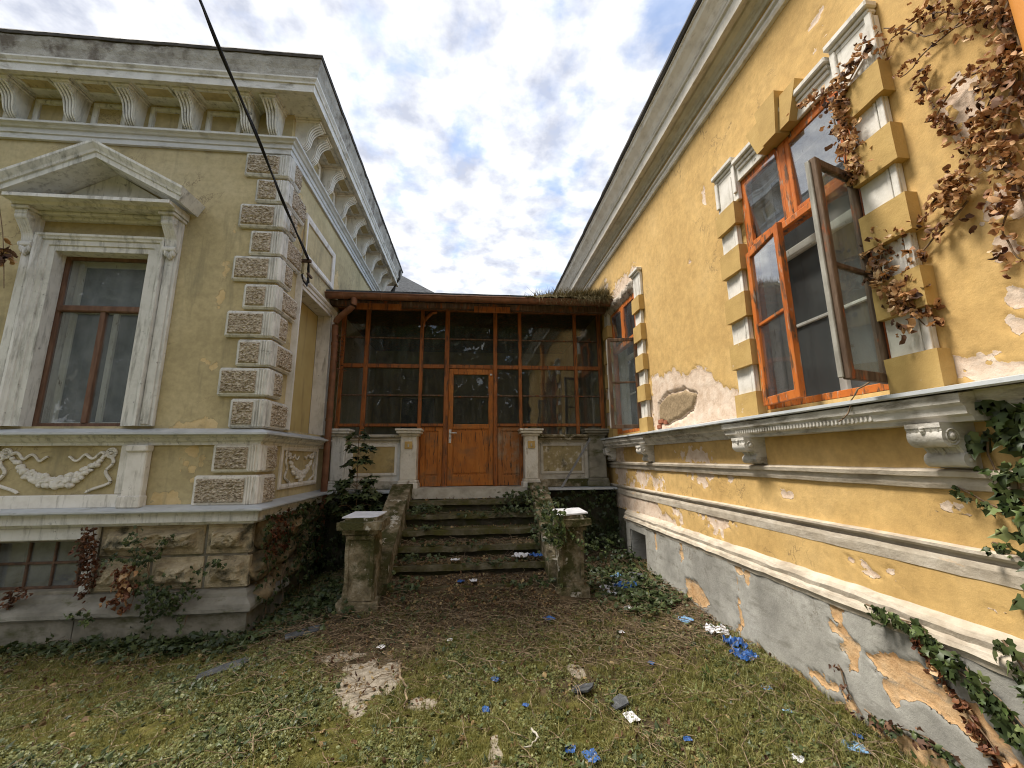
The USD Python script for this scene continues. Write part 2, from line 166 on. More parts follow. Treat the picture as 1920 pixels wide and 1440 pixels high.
m_flake = mat('flaking_grey_door', [(0.3, (0.30, 0.31, 0.28)), (0.7, (0.42, 0.43, 0.39))], 5, bump=(20, 0.5, 0.01), second=((0.13, 0.12, 0.09), 13, 0.56, 0.62, V1))
m_glass = glassmat('porch_glass', 0.03, dcol=(0.20, 0.19, 0.16), dmax=0.10)
m_glass_l = glassmat('dusty_glass', 0.08, tint=(0.93, 0.95, 0.94), dcol=(0.27, 0.275, 0.26), dmax=0.20, streak=(0.8, 0.8, 0.5))
m_glass_d = glassmat('grimy_glass', 1.0, tint=(0.9, 0.9, 0.9), dcol=(0.13, 0.134, 0.13), dmax=0.75, streak=(4, 4, 0.3), rough=0.12)
m_glass_s = glassmat('wavy_old_glass', 0.06, tint=(0.9, 0.92, 0.92), dcol=(0.2, 0.2, 0.2), dmax=0.15, refl=0.22)
m_glass_r = glassmat('streaked_glass', 0.06, dcol=(0.30, 0.31, 0.31), dmax=0.22)
m_ivy = leafmat('ivy_leaf', [(0.1, (0.022, 0.034, 0.011)), (0.5, (0.044, 0.064, 0.021)), (0.9, (0.10, 0.125, 0.045))], 0.45, 0.15)
m_ivylight = leafmat('young_ivy_leaf', [(0.1, (0.05, 0.085, 0.02)), (0.5, (0.12, 0.17, 0.05)), (0.9, (0.26, 0.30, 0.12))], 0.5, 0.3)
m_dry = leafmat('dry_creeper_leaf', [(0.1, (0.20, 0.085, 0.032)), (0.4, (0.42, 0.21, 0.085)), (0.7, (0.60, 0.37, 0.18)), (0.95, (0.74, 0.56, 0.36))], 0.6, 0.25)
m_red = leafmat('red_creeper_leaf', [(0.1, (0.07, 0.022, 0.010)), (0.5, (0.155, 0.054, 0.022)), (0.9, (0.26, 0.12, 0.055))], 0.6, 0.2)
m_brownleaf = leafmat('withered_leaf', [(0.1, (0.05, 0.024, 0.014)), (0.5, (0.11, 0.055, 0.032)), (0.9, (0.22, 0.12, 0.07))], 0.7, 0.15)
m_litter = leafmat('fallen_leaf', [(0.1, (0.10, 0.055, 0.025)), (0.5, (0.24, 0.15, 0.065)), (0.8, (0.40, 0.29, 0.14)), (0.98, (0.55, 0.46, 0.24))], 0.7, 0.15)
m_grass = leafmat('grass_blade', [(0.1, (0.085, 0.088, 0.020)), (0.5, (0.165, 0.165, 0.040)), (0.9, (0.30, 0.265, 0.095))], 0.5, 0.3)
m_herb = leafmat('ground_herb', [(0.1, (0.075, 0.090, 0.028)), (0.5, (0.150, 0.168, 0.055)), (0.9, (0.30, 0.30, 0.125))], 0.5, 0.25)
m_stem = mat('vine_stem', [(0.3, (0.10, 0.062, 0.035)), (0.7, (0.26, 0.18, 0.11))], 30, bump=(60, 0.3, 0.003))
m_twig = mat('dead_twig', [(0.38, (0.06, 0.042, 0.025)), (0.62, (0.32, 0.24, 0.15))], 30, bump=(60, 0.3, 0.003))
m_blue = mat('blue_plastic', [(0.3, (0.012, 0.05, 0.20)), (0.7, (0.035, 0.12, 0.34))], 12, rough=0.4, spec=0.4, bump=(60, 0.3, 0.004))
m_bluepale = mat('faded_blue_plastic', [(0.3, (0.10, 0.23, 0.42)), (0.7, (0.22, 0.36, 0.52))], 12, rough=0.5, bump=(60, 0.3, 0.004))
m_paper = mat('white_paper', [(0.3, (0.58, 0.58, 0.60)), (0.7, (0.74, 0.74, 0.76))], 10, rough=0.7, bump=(40, 0.3, 0.004))
m_board = mat('white_board', [(0.3, (0.55, 0.55, 0.57)), (0.7, (0.74, 0.74, 0.76))], 9, rough=0.6, second=((0.20, 0.21, 0.24), 14, 0.62, 0.68, V1))
m_moss = leafmat('roof_moss', [(0.1, (0.022, 0.018, 0.007)), (0.5, (0.055, 0.046, 0.016)), (0.9, (0.14, 0.11, 0.045))], 0.9, 0.1)
m_bark = mat('tree_bark', [(0.3, (0.05, 0.04, 0.03)), (0.7, (0.12, 0.10, 0.075))], 8, bump=(20, 0.8, 0.02))
m_treeleaf = leafmat('tree_leaf', [(0.1, (0.02, 0.035, 0.01)), (0.5, (0.04, 0.065, 0.018)), (0.9, (0.075, 0.10, 0.03))], 0.5, 0.3)

# ------------------------------------------------------------------ mesh helpers
_c = np.array([[sx * (1 - b), sy * (1 - b2), sz * (1 - b3)] for sx in (-1, 1) for sy in (-1, 1) for sz in (-1, 1) for b, b2, b3 in ((0, .1, .1), (.1, 0, .1), (.1, .1, 0))])
_h = trimesh.convex.convex_hull(_c)
CB_F = None
def _init_cb():
    global CB_F
    idx = {tuple(np.round(p, 4)): i for i, p in enumerate(_c)}
    CB_F = np.array([[idx[tuple(np.round(_h.vertices[i], 4))] for i in f] for f in _h.faces])
_init_cb()
_signs = np.array([[sx, sy, sz] for sx in (-1, 1) for sy in (-1, 1) for sz in (-1, 1) for _ in range(3)], float)
_which = np.array([[0, 1, 1], [1, 0, 1], [1, 1, 0]] * 8, float)

class Frame:
    """a wall's own axes: u along it, v up, n out of it"""
    def __init__(s, o, U, N, V=(0, 0, 1)):
        s.o, s.U, s.V, s.N = (np.array(x, float) for x in (o, U, V, N))
    def __call__(s, u, v, n=0.0):
        return s.o + np.multiply.outer(np.asarray(u, float), s.U) + np.multiply.outer(np.asarray(v, float), s.V) + np.multiply.outer(np.asarray(n, float), s.N)
WORLD = Frame((0, 0, 0), (1, 0, 0), (0, 0, 1), (0, 1, 0))      # u=x, v=y, n=z
FL = Frame((0, 4.85, 0), (1, 0, 0), (0, -1, 0))                # left house, front
FS = Frame((-2.4, 0, 0), (0, 1, 0), (1, 0, 0))                 # left house, side
FR = Frame((2.4, 0, 0), (0, 1, 0), (-1, 0, 0))                 # right house
FP = Frame((0, 7.0, 0), (1, 0, 0), (0, -1, 0))                 # porch glazing

class B:
    def __init__(s): s.v, s.f, s.n = [], [], 0
    def add(s, v, f):
        v = np.asarray(v, float); f = np.asarray(f, int)
        if f.shape[1] == 4: f = np.vstack([f[:, [0, 1, 2]], f[:, [0, 2, 3]]])
        s.v.append(v); s.f.append(f + s.n); s.n += len(v); return s
    def tri(s, m): return s.add(m.vertices, m.faces)
    def bar(s, u0, u1, v0, v1, n0, n1, fr=WORLD, bev=0.004):
        h = np.array([abs(u1 - u0), abs(v1 - v0), abs(n1 - n0)]) / 2
        c = np.array([u0 + u1, v0 + v1, n0 + n1]) / 2
        bb = min(bev, 0.45 * h.min())
        p = c + _signs * (h - bb * _which)
        return s.add(fr(p[:, 0], p[:, 1], p[:, 2]), CB_F)
    def poly(s, pts, u0, u1, fr, kind='nv'):
        """a polygon of (n, v) pairs stretched along u, or of (u, v) pairs stretched along n"""
        pg = Polygon(pts) if not isinstance(pts, (Polygon,)) else pts
        m = trimesh.creation.extrude_polygon(pg.buffer(0), abs(u1 - u0), engine='earcut')
        p = m.vertices; w = p[:, 2] + min(u0, u1)
        return s.add(fr(w, p[:, 1], p[:, 0]) if kind == 'nv' else fr(p[:, 0], p[:, 1], w), m.faces)
    def tube(s, pts, r, sides=6, caps=False):
        p = np.asarray(pts, float); r = np.broadcast_to(np.asarray(r, float), (len(p),))
        t = np.gradient(p, axis=0); t /= np.linalg.norm(t, axis=1, keepdims=True) + 1e-12
        a = np.cross(t, np.where(np.abs(t[:, 2:]) < 0.9, [0, 0, 1.0], [1.0, 0, 0])); a /= np.linalg.norm(a, axis=1, keepdims=True) + 1e-12
        b, an = np.cross(t, a), np.arange(sides) * 2 * np.pi / sides
        v = p[:, None] + r[:, None, None] * (np.cos(an)[None, :, None] * a[:, None] + np.sin(an)[None, :, None] * b[:, None])
        i, j = np.meshgrid(np.arange(len(p) - 1), np.arange(sides), indexing='ij')
        q = np.stack([i * sides + j, i * sides + (j + 1) % sides, (i + 1) * sides + (j + 1) % sides, (i + 1) * sides + j], -1).reshape(-1, 4)
        f = np.vstack([q[:, [0, 1, 2]], q[:, [0, 2, 3]]])
        return s.add(v.reshape(-1, 3), f)
    def sweep(s, prof, path, nrm, sign=1, step=None, closed=False, jit=0.0, caps=False):
        """profile (a along the side, b along nrm) drawn along a path with mitred corners"""
        P = [np.array(p, float) for p in path]; nrm = np.array(nrm, float); n = len(P)
        segs = n if closed else n - 1
        sd = []
        for i in range(segs):
            t = P[(i + 1) % n] - P[i]; t /= np.linalg.norm(t); sd.append(sign * np.cross(t, nrm))
        pts, sides = [], []
        def mitre(a, b): return (a + b) / (1 + np.dot(a, b))
        for i in range(segs):
            a = mitre(sd[i - 1], sd[i]) if (closed or i > 0) else sd[i]
            pts.append(P[i]); sides.append(a)
            if step:
                L = np.linalg.norm(P[(i + 1) % n] - P[i]); k = int(L / step)
                e = mitre(sd[i], sd[(i + 1) % segs]) if (closed or i < segs - 1) else sd[i]
                for j in range(1, k):
                    w = j / k; pts.append(P[i] * (1 - w) + P[(i + 1) % n] * w); sides.append(a * (1 - w) + e * w if n < 3 else sd[i] if 0.02 < w < 0.98 else sd[i])
        if not closed: pts.append(P[-1]); sides.append(sd[-1])
        if step and not closed and n > 2: pass
        pts, sides = np.array(pts), np.array(sides); prof = np.asarray(prof, float); m = len(prof)
        v = pts[:, None] + prof[None, :, :1] * sides[:, None] + prof[None, :, 1:] * nrm
        if jit:
            q = v.reshape(-1, 3)
            v = (q + jit * (np.stack([meshkit.fbm(q * 9 + k * 31, 3, k) for k in range(3)], -1) - 0.5) * 2).reshape(v.shape)
        K = len(pts); kk = K if closed else K - 1
        i, j = np.meshgrid(np.arange(kk), np.arange(m), indexing='ij')
        q = np.stack([i * m + j, i * m + (j + 1) % m, ((i + 1) % K) * m + (j + 1) % m, ((i + 1) % K) * m + j], -1).reshape(-1, 4)
        s.add(v.reshape(-1, 3), q)
        if caps:
            tr = trimesh.creation.triangulate_polygon(Polygon(prof), engine='earcut')
            for e in (0, -1):
                vv = pts[e] + tr[0][:, :1] * sides[e] + tr[0][:, 1:] * nrm
                s.add(vv, tr[1])
        return s
    def mesh(s): return np.vstack(s.v), np.vstack(s.f)

def blob(c, r, rnd, amp=0.25, sub=2):
    m = trimesh.creation.icosphere(subdivisions=sub); v = m.vertices.copy()
    k = rnd.uniform(0, 100); v *= (1 + amp * (meshkit.fbm(v * 1.7 + k, 3) - 0.5) * 2)[:, None]
    return v * np.array(r) + np.array(c), m.faces

# ------------------------------------------------------------------ objects
NAMES, BASE = {}, {}
def numbered(parent, name):
    k = NAMES.get((parent, name), 0); NAMES[(parent, name)] = k + 1
    return f'{parent}/{name}' if k == 0 else f'{parent}/{name}_{k:03d}'
def tag(prim, label=None, cat=None, group=None, kind=None):
    for k, x in (('label', label), ('category', cat), ('group', group), ('kind', kind)):
        if x: prim.SetCustomDataByKey(k, x)
def thing(name, label=None, cat=None, base=(0, 0, 0), group=None, kind=None):
    path = numbered('/World', name); x = UsdGeom.Xform.Define(stage, path)
    x.AddTranslateOp().Set(Gf.Vec3d(*map(float, base))); BASE[path] = np.array(base, float)
    tag(x.GetPrim(), label, cat, group, kind); return path
def put(parent, name, mesh, m, smooth=False, label=None, kind=None, attrs=None):
    """one Mesh prim under a thing or a part; vertices are given in world metres"""
    path = numbered(parent, name); v, f, n = meshkit.arrays(mesh.mesh() if isinstance(mesh, B) else mesh, False)
    used = np.unique(f)
    if len(used) != len(v):                                          # drop the corners that no face uses
        back = np.full(len(v), -1); back[used] = np.arange(len(used)); v, f = v[used], back[f]
        if attrs: attrs = {k: np.asarray(a)[used] for k, a in attrs.items()}
    BASE[path] = BASE[parent]
    g = usdkit.mesh(stage, path, (v - BASE[parent], f), m, smooth)
    if attrs:
        for k, a in attrs.items(): UsdGeom.PrimvarsAPI(g).CreatePrimvar(k, Sdf.ValueTypeNames.FloatArray, 'vertex').Set(Vt.FloatArray.FromNumpy(np.asarray(a, np.float32)))
    tag(g.GetPrim(), label, None, None, kind); return path
def single(name, mesh, m, label=None, cat=None, group=None, kind=None, smooth=False, base=None, attrs=None):
    v, f = (mesh.mesh() if isinstance(mesh, B) else (np.asarray(mesh[0], float), np.asarray(mesh[1], int)))
    if f.shape[1] == 4: f = np.vstack([f[:, [0, 1, 2]], f[:, [0, 2, 3]]])
    if base is None: base = np.array([v[:, 0].mean(), v[:, 1].mean(), v[:, 2].min()])
    path = numbered('/World', name); base = np.asarray(base, float)
    g = usdkit.mesh(stage, path, (v - base, f), m, smooth); g.AddTranslateOp().Set(Gf.Vec3d(*map(float, base))); BASE[path] = base
    if attrs:
        for k, a in attrs.items(): UsdGeom.PrimvarsAPI(g).CreatePrimvar(k, Sdf.ValueTypeNames.FloatArray, 'vertex').Set(Vt.FloatArray.FromNumpy(np.asarray(a, np.float32)))
    tag(g.GetPrim(), label, cat, group, kind); return path

def smooth01(a, b, t):
    q = np.clip((np.asarray(t, float) - a) / (b - a), 0, 1); return q * q * (3 - 2 * q)

def grid(fr, us, vs, holes=()):
    us, vs = np.asarray(us, float), np.asarray(vs, float)
    for h in holes:
        us = np.union1d(us, h[:2]); vs = np.union1d(vs, h[2:])
    def clean(a, keep):
        k = [True] * len(a)
        for i in range(len(a)):
            if a[i] in keep: continue
            if min(abs(a[i] - x) for x in keep) < 0.003: k[i] = False
        return a[np.array(k)]
    if holes:
        us = clean(us, {x for h in holes for x in h[:2]}); vs = clean(vs, {x for h in holes for x in h[2:]})
    U, V = np.meshgrid(us, vs, indexing='ij')
    i, j = np.meshgrid(np.arange(len(us) - 1), np.arange(len(vs) - 1), indexing='ij'); i, j = i.ravel(), j.ravel()
    cu, cv = (us[i] + us[i + 1]) / 2, (vs[j] + vs[j + 1]) / 2
    ok = np.ones(len(i), bool)
    for h in holes: ok &= ~((cu > h[0]) & (cu < h[1]) & (cv > h[2]) & (cv < h[3]))
    i, j = i[ok], j[ok]; n = len(vs)
    q = np.stack([i * n + j, (i + 1) * n + j, (i + 1) * n + j + 1, i * n + j + 1], 1)
    return U.ravel(), V.ravel(), np.vstack([q[:, [0, 1, 2]], q[:, [0, 2, 3]]])

def sdpoly(U, V, poly):
    """signed distance to a polygon, positive inside"""
    P = np.array(poly, float); d = np.full(U.shape, 1e9); inside = np.zeros(U.shape, bool)
    for a, b in zip(P, np.roll(P, -1, 0)):
        e = b - a; w0, w1 = U - a[0], V - a[1]; t = np.clip((w0 * e[0] + w1 * e[1]) / (e @ e), 0, 1)
        d = np.minimum(d, np.hypot(w0 - t * e[0], w1 - t * e[1]))
        c = ((a[1] > V) != (b[1] > V)) & (U < (b[0] - a[0]) * (V - a[1]) / (b[1] - a[1] + 1e-12) + a[0]); inside ^= c
    return np.where(inside, d, -d)
def worn(U, V, polys=(), blobs=(), rough=0.10, seed=0, fs=6.0):
    """wear field, 0.5 at the coat's edge"""
    p = np.stack([U * fs, V * fs, np.full(U.shape, seed * 7.3)], -1); n = 0.75 * (meshkit.fbm(p, 4, seed) - 0.5) + 0.85 * (meshkit.fbm(p * 3.7, 5, seed + 9) - 0.5)
    F = np.full(U.shape, -1.0)
    for pg in polys: F = np.maximum(F, sdpoly(U, V, pg) + rough * 2.2 * n)
    for (u, v, ru, rv) in blobs: F = np.maximum(F, (1 - np.hypot((U - u) / ru, (V - v) / rv)) * min(ru, rv) + rough * 5.0 * n * min(1, 0.25 + min(ru, rv) / 0.12))
    return np.clip(0.5 + F / 0.10, 0, 1)

def wall(parent, name, fr, us, vs, m, holes=(), polys=(), blobs=(), mortar=None, stain=None, depth=0.007, seed=0, rough=0.10, bulge=0.006, fs=6.0):
    U, V, f = grid(fr, us, vs, holes)
    w = worn(U, V, polys, blobs, rough, seed, fs)
    n = -depth * smooth01(0.42, 0.58, w) + bulge * (meshkit.fbm(np.stack([U * 1.6, V * 1.6, np.full(U.shape, seed + 2.2)], -1), 4, seed) - 0.5)
    n += smooth01(0.5, 0.7, w) * 0.006 * (meshkit.fbm(np.stack([U * 14, V * 14, np.full(U.shape, 1.1)], -1), 4, 3) - 0.5)
    mo = np.zeros(U.shape)
    if mortar is not None:
        d = sdpoly(U, V, mortar) + 0.06 * (meshkit.fbm(np.stack([U * 9, V * 9, U * 0], -1), 4, 5) - 0.5)
        mo = np.clip(0.5 + d / 0.06, 0, 1)
        n += 0.004 * mo + smooth01(0.6, 1, mo) * 0.014 * (meshkit.fbm(np.stack([U * 22, V * 22, U * 0], -1), 4, 6) - 0.5) - 0.035 * np.exp(-((d + 0.012) / 0.016) ** 2)
    st = np.zeros(U.shape) if stain is None else np.clip(stain(U, V), 0, 1)
    return put(parent, name, (fr(U, V, n), f), m, smooth=True, attrs={'wear': w, 'mortar': mo, 'stain': st})

# ================================================================== GROUND
def gz(x, y):
    x, y = np.asarray(x, float), np.asarray(y, float)
    z = 0.16 * smooth01(4.55, 5.25, y) * smooth01(1.35, 0.9, np.abs(x)) + 0.03 * (y - 3.5) - 0.2 * smooth01(-1.2, -2.4, x) * smooth01(2.5, 4.5, y) + 0.05 * smooth01(1.2, 2.3, x)
    far = smooth01(8, 20, np.hypot(x, y - 3)); z = z * (1 - far) - 0.1 * far
    return z
def sgn(a): return np.asarray(a)
PATCHES = [(-0.74, 3.36, 0.17, 0.36), (-1.05, 3.78, 0.16, 0.09), (-0.31, 3.09, 0.10, 0.07), (0.79, 3.34, 0.055, 0.10), (0.14, 2.55, 0.045, 0.16), (-0.92, 3.60, 0.10, 0.06), (-2.1, 4.05, 0.16, 0.05)]
def bare(x, y):
    n = meshkit.fbm(np.stack([x * 7, y * 7, x * 0], -1), 5, 11) - 0.5
    F = np.full(np.shape(x), -1.0)
    for (px, py, rx, ry) in PATCHES: F = np.maximum(F, 1 - np.hypot((x - px) / rx, (y - py) / ry) + 1.5 * n)
    return np.clip(0.5 + F * 1.1, 0, 1)
def green(x, y):
    """how grassy the ground is: bare dark litter by the stairs, green at the left and right foreground"""
    n = meshkit.fbm(np.stack([x * 1.3, y * 1.3, x * 0 + 4], -1), 4, 2)
    g = 0.45 + 0.75 * (n - 0.5) * 2 + 0.4 * smooth01(3.9, 2.6, y) + 0.28 * smooth01(-1.0, -2.2, x) + 0.2 * smooth01(1.0, 1.8, x) - 0.5 * smooth01(3.7, 4.7, y) * smooth01(-2.6, -1.6, x)
    return np.clip(g, 0, 1)
gx = np.concatenate([-9 - np.geomspace(1, 190, 22)[::-1], np.arange(-9, -3.2, 0.06), np.arange(-3.2, 2.6, 0.024), np.arange(2.6, 6, 0.3), 6 + np.geomspace(1, 190, 22)])
gy = np.concatenate([-8 - np.geomspace(1, 190, 22)[::-1], np.arange(-8, 1.0, 0.3), np.arange(1.0, 5.6, 0.024), np.arange(5.6, 8, 0.1), np.arange(8, 14, 0.5), 14 + np.geomspace(1, 190, 22)])
GX, GY, gf = grid(WORLD, gx, gy)
bb = bare(GX, GY); gg = green(GX, GY)
GZ = gz(GX, GY) + 0.05 * (meshkit.fbm(np.stack([GX * 2.2, GY * 2.2, GX * 0], -1), 5, 1) - 0.5) + (1 - smooth01(0.4, 0.7, bb)) * 0.030 * (meshkit.fbm(np.stack([GX * 17, GY * 17, GX * 0], -1), 4, 8) - 0.35)
m_ground = M('soil_and_moss', {
    'g': ('geometry', {}), 'n1': ('noise_texture', {'scale': 9.0, 'detail': 10.0, 'roughness': 0.7}), 'r1': ('rgb_ramp', {'ramp': [(0.28, (0.026, 0.019, 0.011)), (0.5, (0.080, 0.058, 0.032)), (0.72, (0.19, 0.14, 0.08))]}),
    'n2': ('noise_texture', {'scale': 12.0, 'detail': 10.0, 'roughness': 0.7}), 'r2': ('rgb_ramp', {'ramp': [(0.28, (0.045, 0.042, 0.009)), (0.5, (0.105, 0.097, 0.022)), (0.75, (0.21, 0.18, 0.055))]}),
    'n3': ('noise_texture', {'scale': 22.0, 'detail': 10.0, 'roughness': 0.72}), 'r3': ('rgb_ramp', {'ramp': [(0.28, (0.14, 0.11, 0.07)), (0.45, (0.32, 0.27, 0.20)), (0.7, (0.52, 0.46, 0.37))]}),
    'a': ('attribute', {'attribute': 'moss'}), 'b': ('attribute', {'attribute': 'bare'}), 'n4': ('noise_texture', {'scale': 6.0, 'detail': 9.0, 'roughness': 0.7}),
    'm4': ('math', {'math_type': 'multiply_add', 'value2': 1.6, 'value3': -0.8}), 's4': ('math', {'math_type': 'add'}), 'q4': ('rgb_ramp', {'ramp': [(0.35, (0, 0, 0)), (0.65, (1, 1, 1))]}),
    'm5': ('math', {'math_type': 'multiply_add', 'value2': 0.6, 'value3': -0.3}), 's5': ('math', {'math_type': 'add'}), 'q5': ('rgb_ramp', {'ramp': [(0.46, (0, 0, 0)), (0.58, (1, 1, 1))]}),
    'x1': ('mix', {}), 'x2': ('mix', {}), 'bn': ('noise_texture', {'scale': 60.0, 'detail': 8.0, 'roughness': 0.75}), 'bp': ('bump', {'strength': 0.9, 'distance': 0.02}), 'p': ('principled_bsdf', {'roughness': 0.95, 'specular_ior_level': 0.15})},
    [('g.position', x + '.vector') for x in ('n1', 'n2', 'n3', 'n4', 'bn')] + [('n1.fac', 'r1.fac'), ('n2.fac', 'r2.fac'), ('n3.fac', 'r3.fac'), ('n4.fac', 'm4.value1'), ('m4.value', 's4.value1'), ('a.fac', 's4.value2'), ('s4.value', 'q4.fac'),
     ('n3.fac', 'm5.value1'), ('m5.value', 's5.value1'), ('b.fac', 's5.value2'), ('s5.value', 'q5.fac'), ('r1.color', 'x1.color1'), ('r2.color', 'x1.color2'), ('q4.color', 'x1.fac'), ('x1.color', 'x2.color1'), ('r3.color', 'x2.color2'), ('q5.color', 'x2.fac'),
     ('x2.color', 'p.base_color'), ('bn.fac', 'bp.height'), ('bp.normal', 'p.normal')], 'p.BSDF')
single('ground', (np.stack([GX, GY, GZ], -1), gf), m_ground, 'mossy yard soil with bare sandy patches in front of the stairs', kind='structure', smooth=True, base=(0, 0, 0), attrs={'moss': gg, 'bare': bb})

# ================================================================== LEFT HOUSE
LW = thing('left_villa_wing', 'grey and khaki stuccoed villa wing with pedimented window and bracketed cornice, left', 'house', (-5.5, 6.5, -0.2))
WU0, WU1, WV0, WV1 = -4.87, -3.84, 1.98, 4.03
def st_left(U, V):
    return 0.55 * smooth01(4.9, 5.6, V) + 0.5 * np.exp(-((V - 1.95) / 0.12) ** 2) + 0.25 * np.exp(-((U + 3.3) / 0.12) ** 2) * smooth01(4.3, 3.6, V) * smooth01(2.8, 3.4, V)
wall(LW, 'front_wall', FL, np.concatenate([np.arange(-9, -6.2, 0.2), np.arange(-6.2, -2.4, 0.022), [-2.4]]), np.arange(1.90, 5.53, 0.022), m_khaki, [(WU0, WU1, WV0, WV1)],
     polys=[[(-3.02, 3.66), (-2.97, 3.62), (-2.96, 3.46), (-3.02, 3.36), (-3.06, 3.45)], [(-3.38, 1.95), (-3.30, 2.05), (-3.15, 2.03), (-3.0, 2.07), (-2.88, 2.02), (-2.86, 1.94)]],
     blobs=[(-2.98, 3.86, .03, .07), (-3.0, 3.95, .05, .03), (-3.0, 2.66, .06, .04), (-3.06, 2.72, .04, .03), (-3.3, 2.56, .03, .02), (-4.9, 5.2, .05, .03), (-2.95, 4.4, .02, .04)], stain=st_left, seed=1, rough=0.05, bulge=0.014)
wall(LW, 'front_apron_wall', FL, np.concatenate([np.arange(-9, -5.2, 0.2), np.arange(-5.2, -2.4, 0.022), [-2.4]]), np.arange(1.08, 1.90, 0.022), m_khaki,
     polys=[[(-3.44, 1.13), (-3.42, 1.26), (-3.28, 1.28), (-3.18, 1.26), (-3.12, 1.12)]], blobs=[(-3.1, 1.70, .06, .05), (-3.2, 1.62, .05, .03), (-3.0, 1.55, .03, .03), (-3.06, 1.50, .05, .05), (-3.02, 1.40, .04, .03), (-3.15, 1.56, .03, .06), (-2.98, 1.63, .03, .03)], seed=2, rough=0.05)
NI = (5.50, 6.68, 1.98, 3.95)
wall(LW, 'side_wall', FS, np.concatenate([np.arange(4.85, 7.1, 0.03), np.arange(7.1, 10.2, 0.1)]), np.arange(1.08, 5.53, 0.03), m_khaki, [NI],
     blobs=[(5.3, 4.95, .05, .25), (5.42, 4.6, .04, .3), (6.9, 4.5, .12, .25), (6.8, 4.25, .2, .08)], stain=lambda U, V: 0.7 * smooth01(6.7, 7.2, U) * smooth01(4.0, 4.4, V) * smooth01(5.2, 4.6, V) + 0.4 * np.exp(-((U - 5.4) / .06) ** 2), seed=3, rough=0.06)
b = B(); b.bar(5.5, 6.68, 1.98, 3.95, -0.24, -0.19, FS); put(LW, 'niche_back', b, mat('niche_plaster', [(0.3, (0.42, 0.32, 0.13)), (0.7, (0.50, 0.40, 0.18))], 3, bump=(50, 0.3, 0.008), second=((0.28, 0.21, 0.10), 2, 0.55, 0.75, (4, 4, 0.5))))
b = B()
b.bar(5.46, 5.5, 1.98, 3.99, -0.19, -0.002, FS); b.bar(6.68, 6.72, 1.98, 3.99, -0.19, -0.002, FS); b.bar(5.46, 6.72, 3.95, 3.99, -0.19, -0.004, FS)
put(LW, 'niche_reveal', b, m_white)
ARCH = [(-0.012, 0.0), (-0.012, 0.03), (0.035, 0.032), (0.04, 0.045), (0.085, 0.047), (0.09, 0.06), (0.11, 0.075), (0.13, 0.078), (0.135, 0.0)]
def surround(parent, name, fr, u0, u1, v0, v1, prof, m, bottom=False):
    pts = [fr(u0, v0), fr(u0, v1), fr(u1, v1), fr(u1, v0)]
    b = B(); sg = 1 if np.dot(np.cross(fr.V, fr.N), -fr.U) > 0 else -1
    b.sweep(prof, pts, fr.N, sign=sg, closed=bottom); return put(parent, name, b, m)
surround(LW, 'niche_surround', FS, 5.5, 6.68, 1.98, 3.95, ARCH, m_white)
b = B(); sg = 1 if np.dot(np.cross(FS.V, FS.N), -FS.U) > 0 else -1
b.sweep([(-0.05, 0), (-0.05, 0.02), (-0.01, 0.035), (0.03, 0.035), (0.045, 0.02), (0.045, 0)], [FS(5.5, 4.45), FS(5.5, 5.02), FS(6.62, 5.02), FS(6.62, 4.45)], FS.N, sign=sg, closed=True, jit=0.006)
put(LW, 'wall_panel_frame', b, m_white)

# quoins
def roughface(fr, u0, u1, v0, v1, n0, amp, sp=0.0075, fq=(55, 95), seed=0):
    us, vs = np.linspace(u0, u1, max(4, int((u1 - u0) / sp))), np.linspace(v0, v1, max(4, int((v1 - v0) / sp)))
    U, V, f = grid(fr, us, vs)
    e = np.minimum(np.minimum(U - u0, u1 - U), np.minimum(V - v0, v1 - V)); ed = smooth01(0, 0.012, e)
    h = meshkit.noise(np.stack([U * fq[0], V * fq[1], np.full(U.shape, seed * 3.1)], -1), seed); h2 = meshkit.noise(np.stack([U * fq[0] * 2.1, V * fq[1] * 2.1, U * 0], -1), seed + 1)
    return fr(U, V, n0 + ed * (0.004 + amp * (0.7 * h + 0.3 * h2))), f
tops = [5.45, 5.09, 4.74, 4.38, 4.04, 3.68, 3.34, 2.99, 2.65, 2.29, 1.78, 1.44]
bots = [5.13, 4.77, 4.42, 4.06, 3.72, 3.37, 3.02, 2.67, 2.32, 1.96, 1.47, 1.115]
for i, (zt, zb) in enumerate(zip(tops, bots)):
    long = i % 2 == 0; uf, us_ = (0.50, 0.30) if long else (0.34, 0.50)
    if i == 10: uf, us_ = 0.46, 0.34
    if i == 11: uf, us_ = 0.62, 0.36
    pr = 0.05
    b = B(); b.bar(-2.4 - uf, -2.4 + pr, 4.85 - pr, 4.85 + us_, zb, zt, WORLD, 0.02)
    for k in range(3):
        b.bar(-2.4 - 0.015 - 0.028 * k, -2.4 - 0.001 - 0.028 * k, 4.85 - pr - 0.011, 4.85 - pr + 0.01, zb + 0.012, zt - 0.012, WORLD, 0.004)
        b.bar(-2.4 + pr - 0.01, -2.4 + pr + 0.011, 4.85 + 0.001 + 0.028 * k, 4.85 + 0.015 + 0.028 * k, zb + 0.012, zt - 0.012, WORLD, 0.004)
    q = put(LW, 'quoin_stone', b, m_greyw if i < 10 else m_white)
    put(q, 'pebble_panel', roughface(FL, -2.4 - uf + 0.036, -2.4 - 0.085, zb + 0.036, zt - 0.034, pr - 0.002, 0.036, seed=i), m_pebble, smooth=30)
    put(q, 'pebble_panel', roughface(FS, 4.85 + 0.085, 4.85 + us_ - 0.034, zb + 0.036, zt - 0.034, pr - 0.002, 0.036, seed=40 + i), m_pebble, smooth=30)

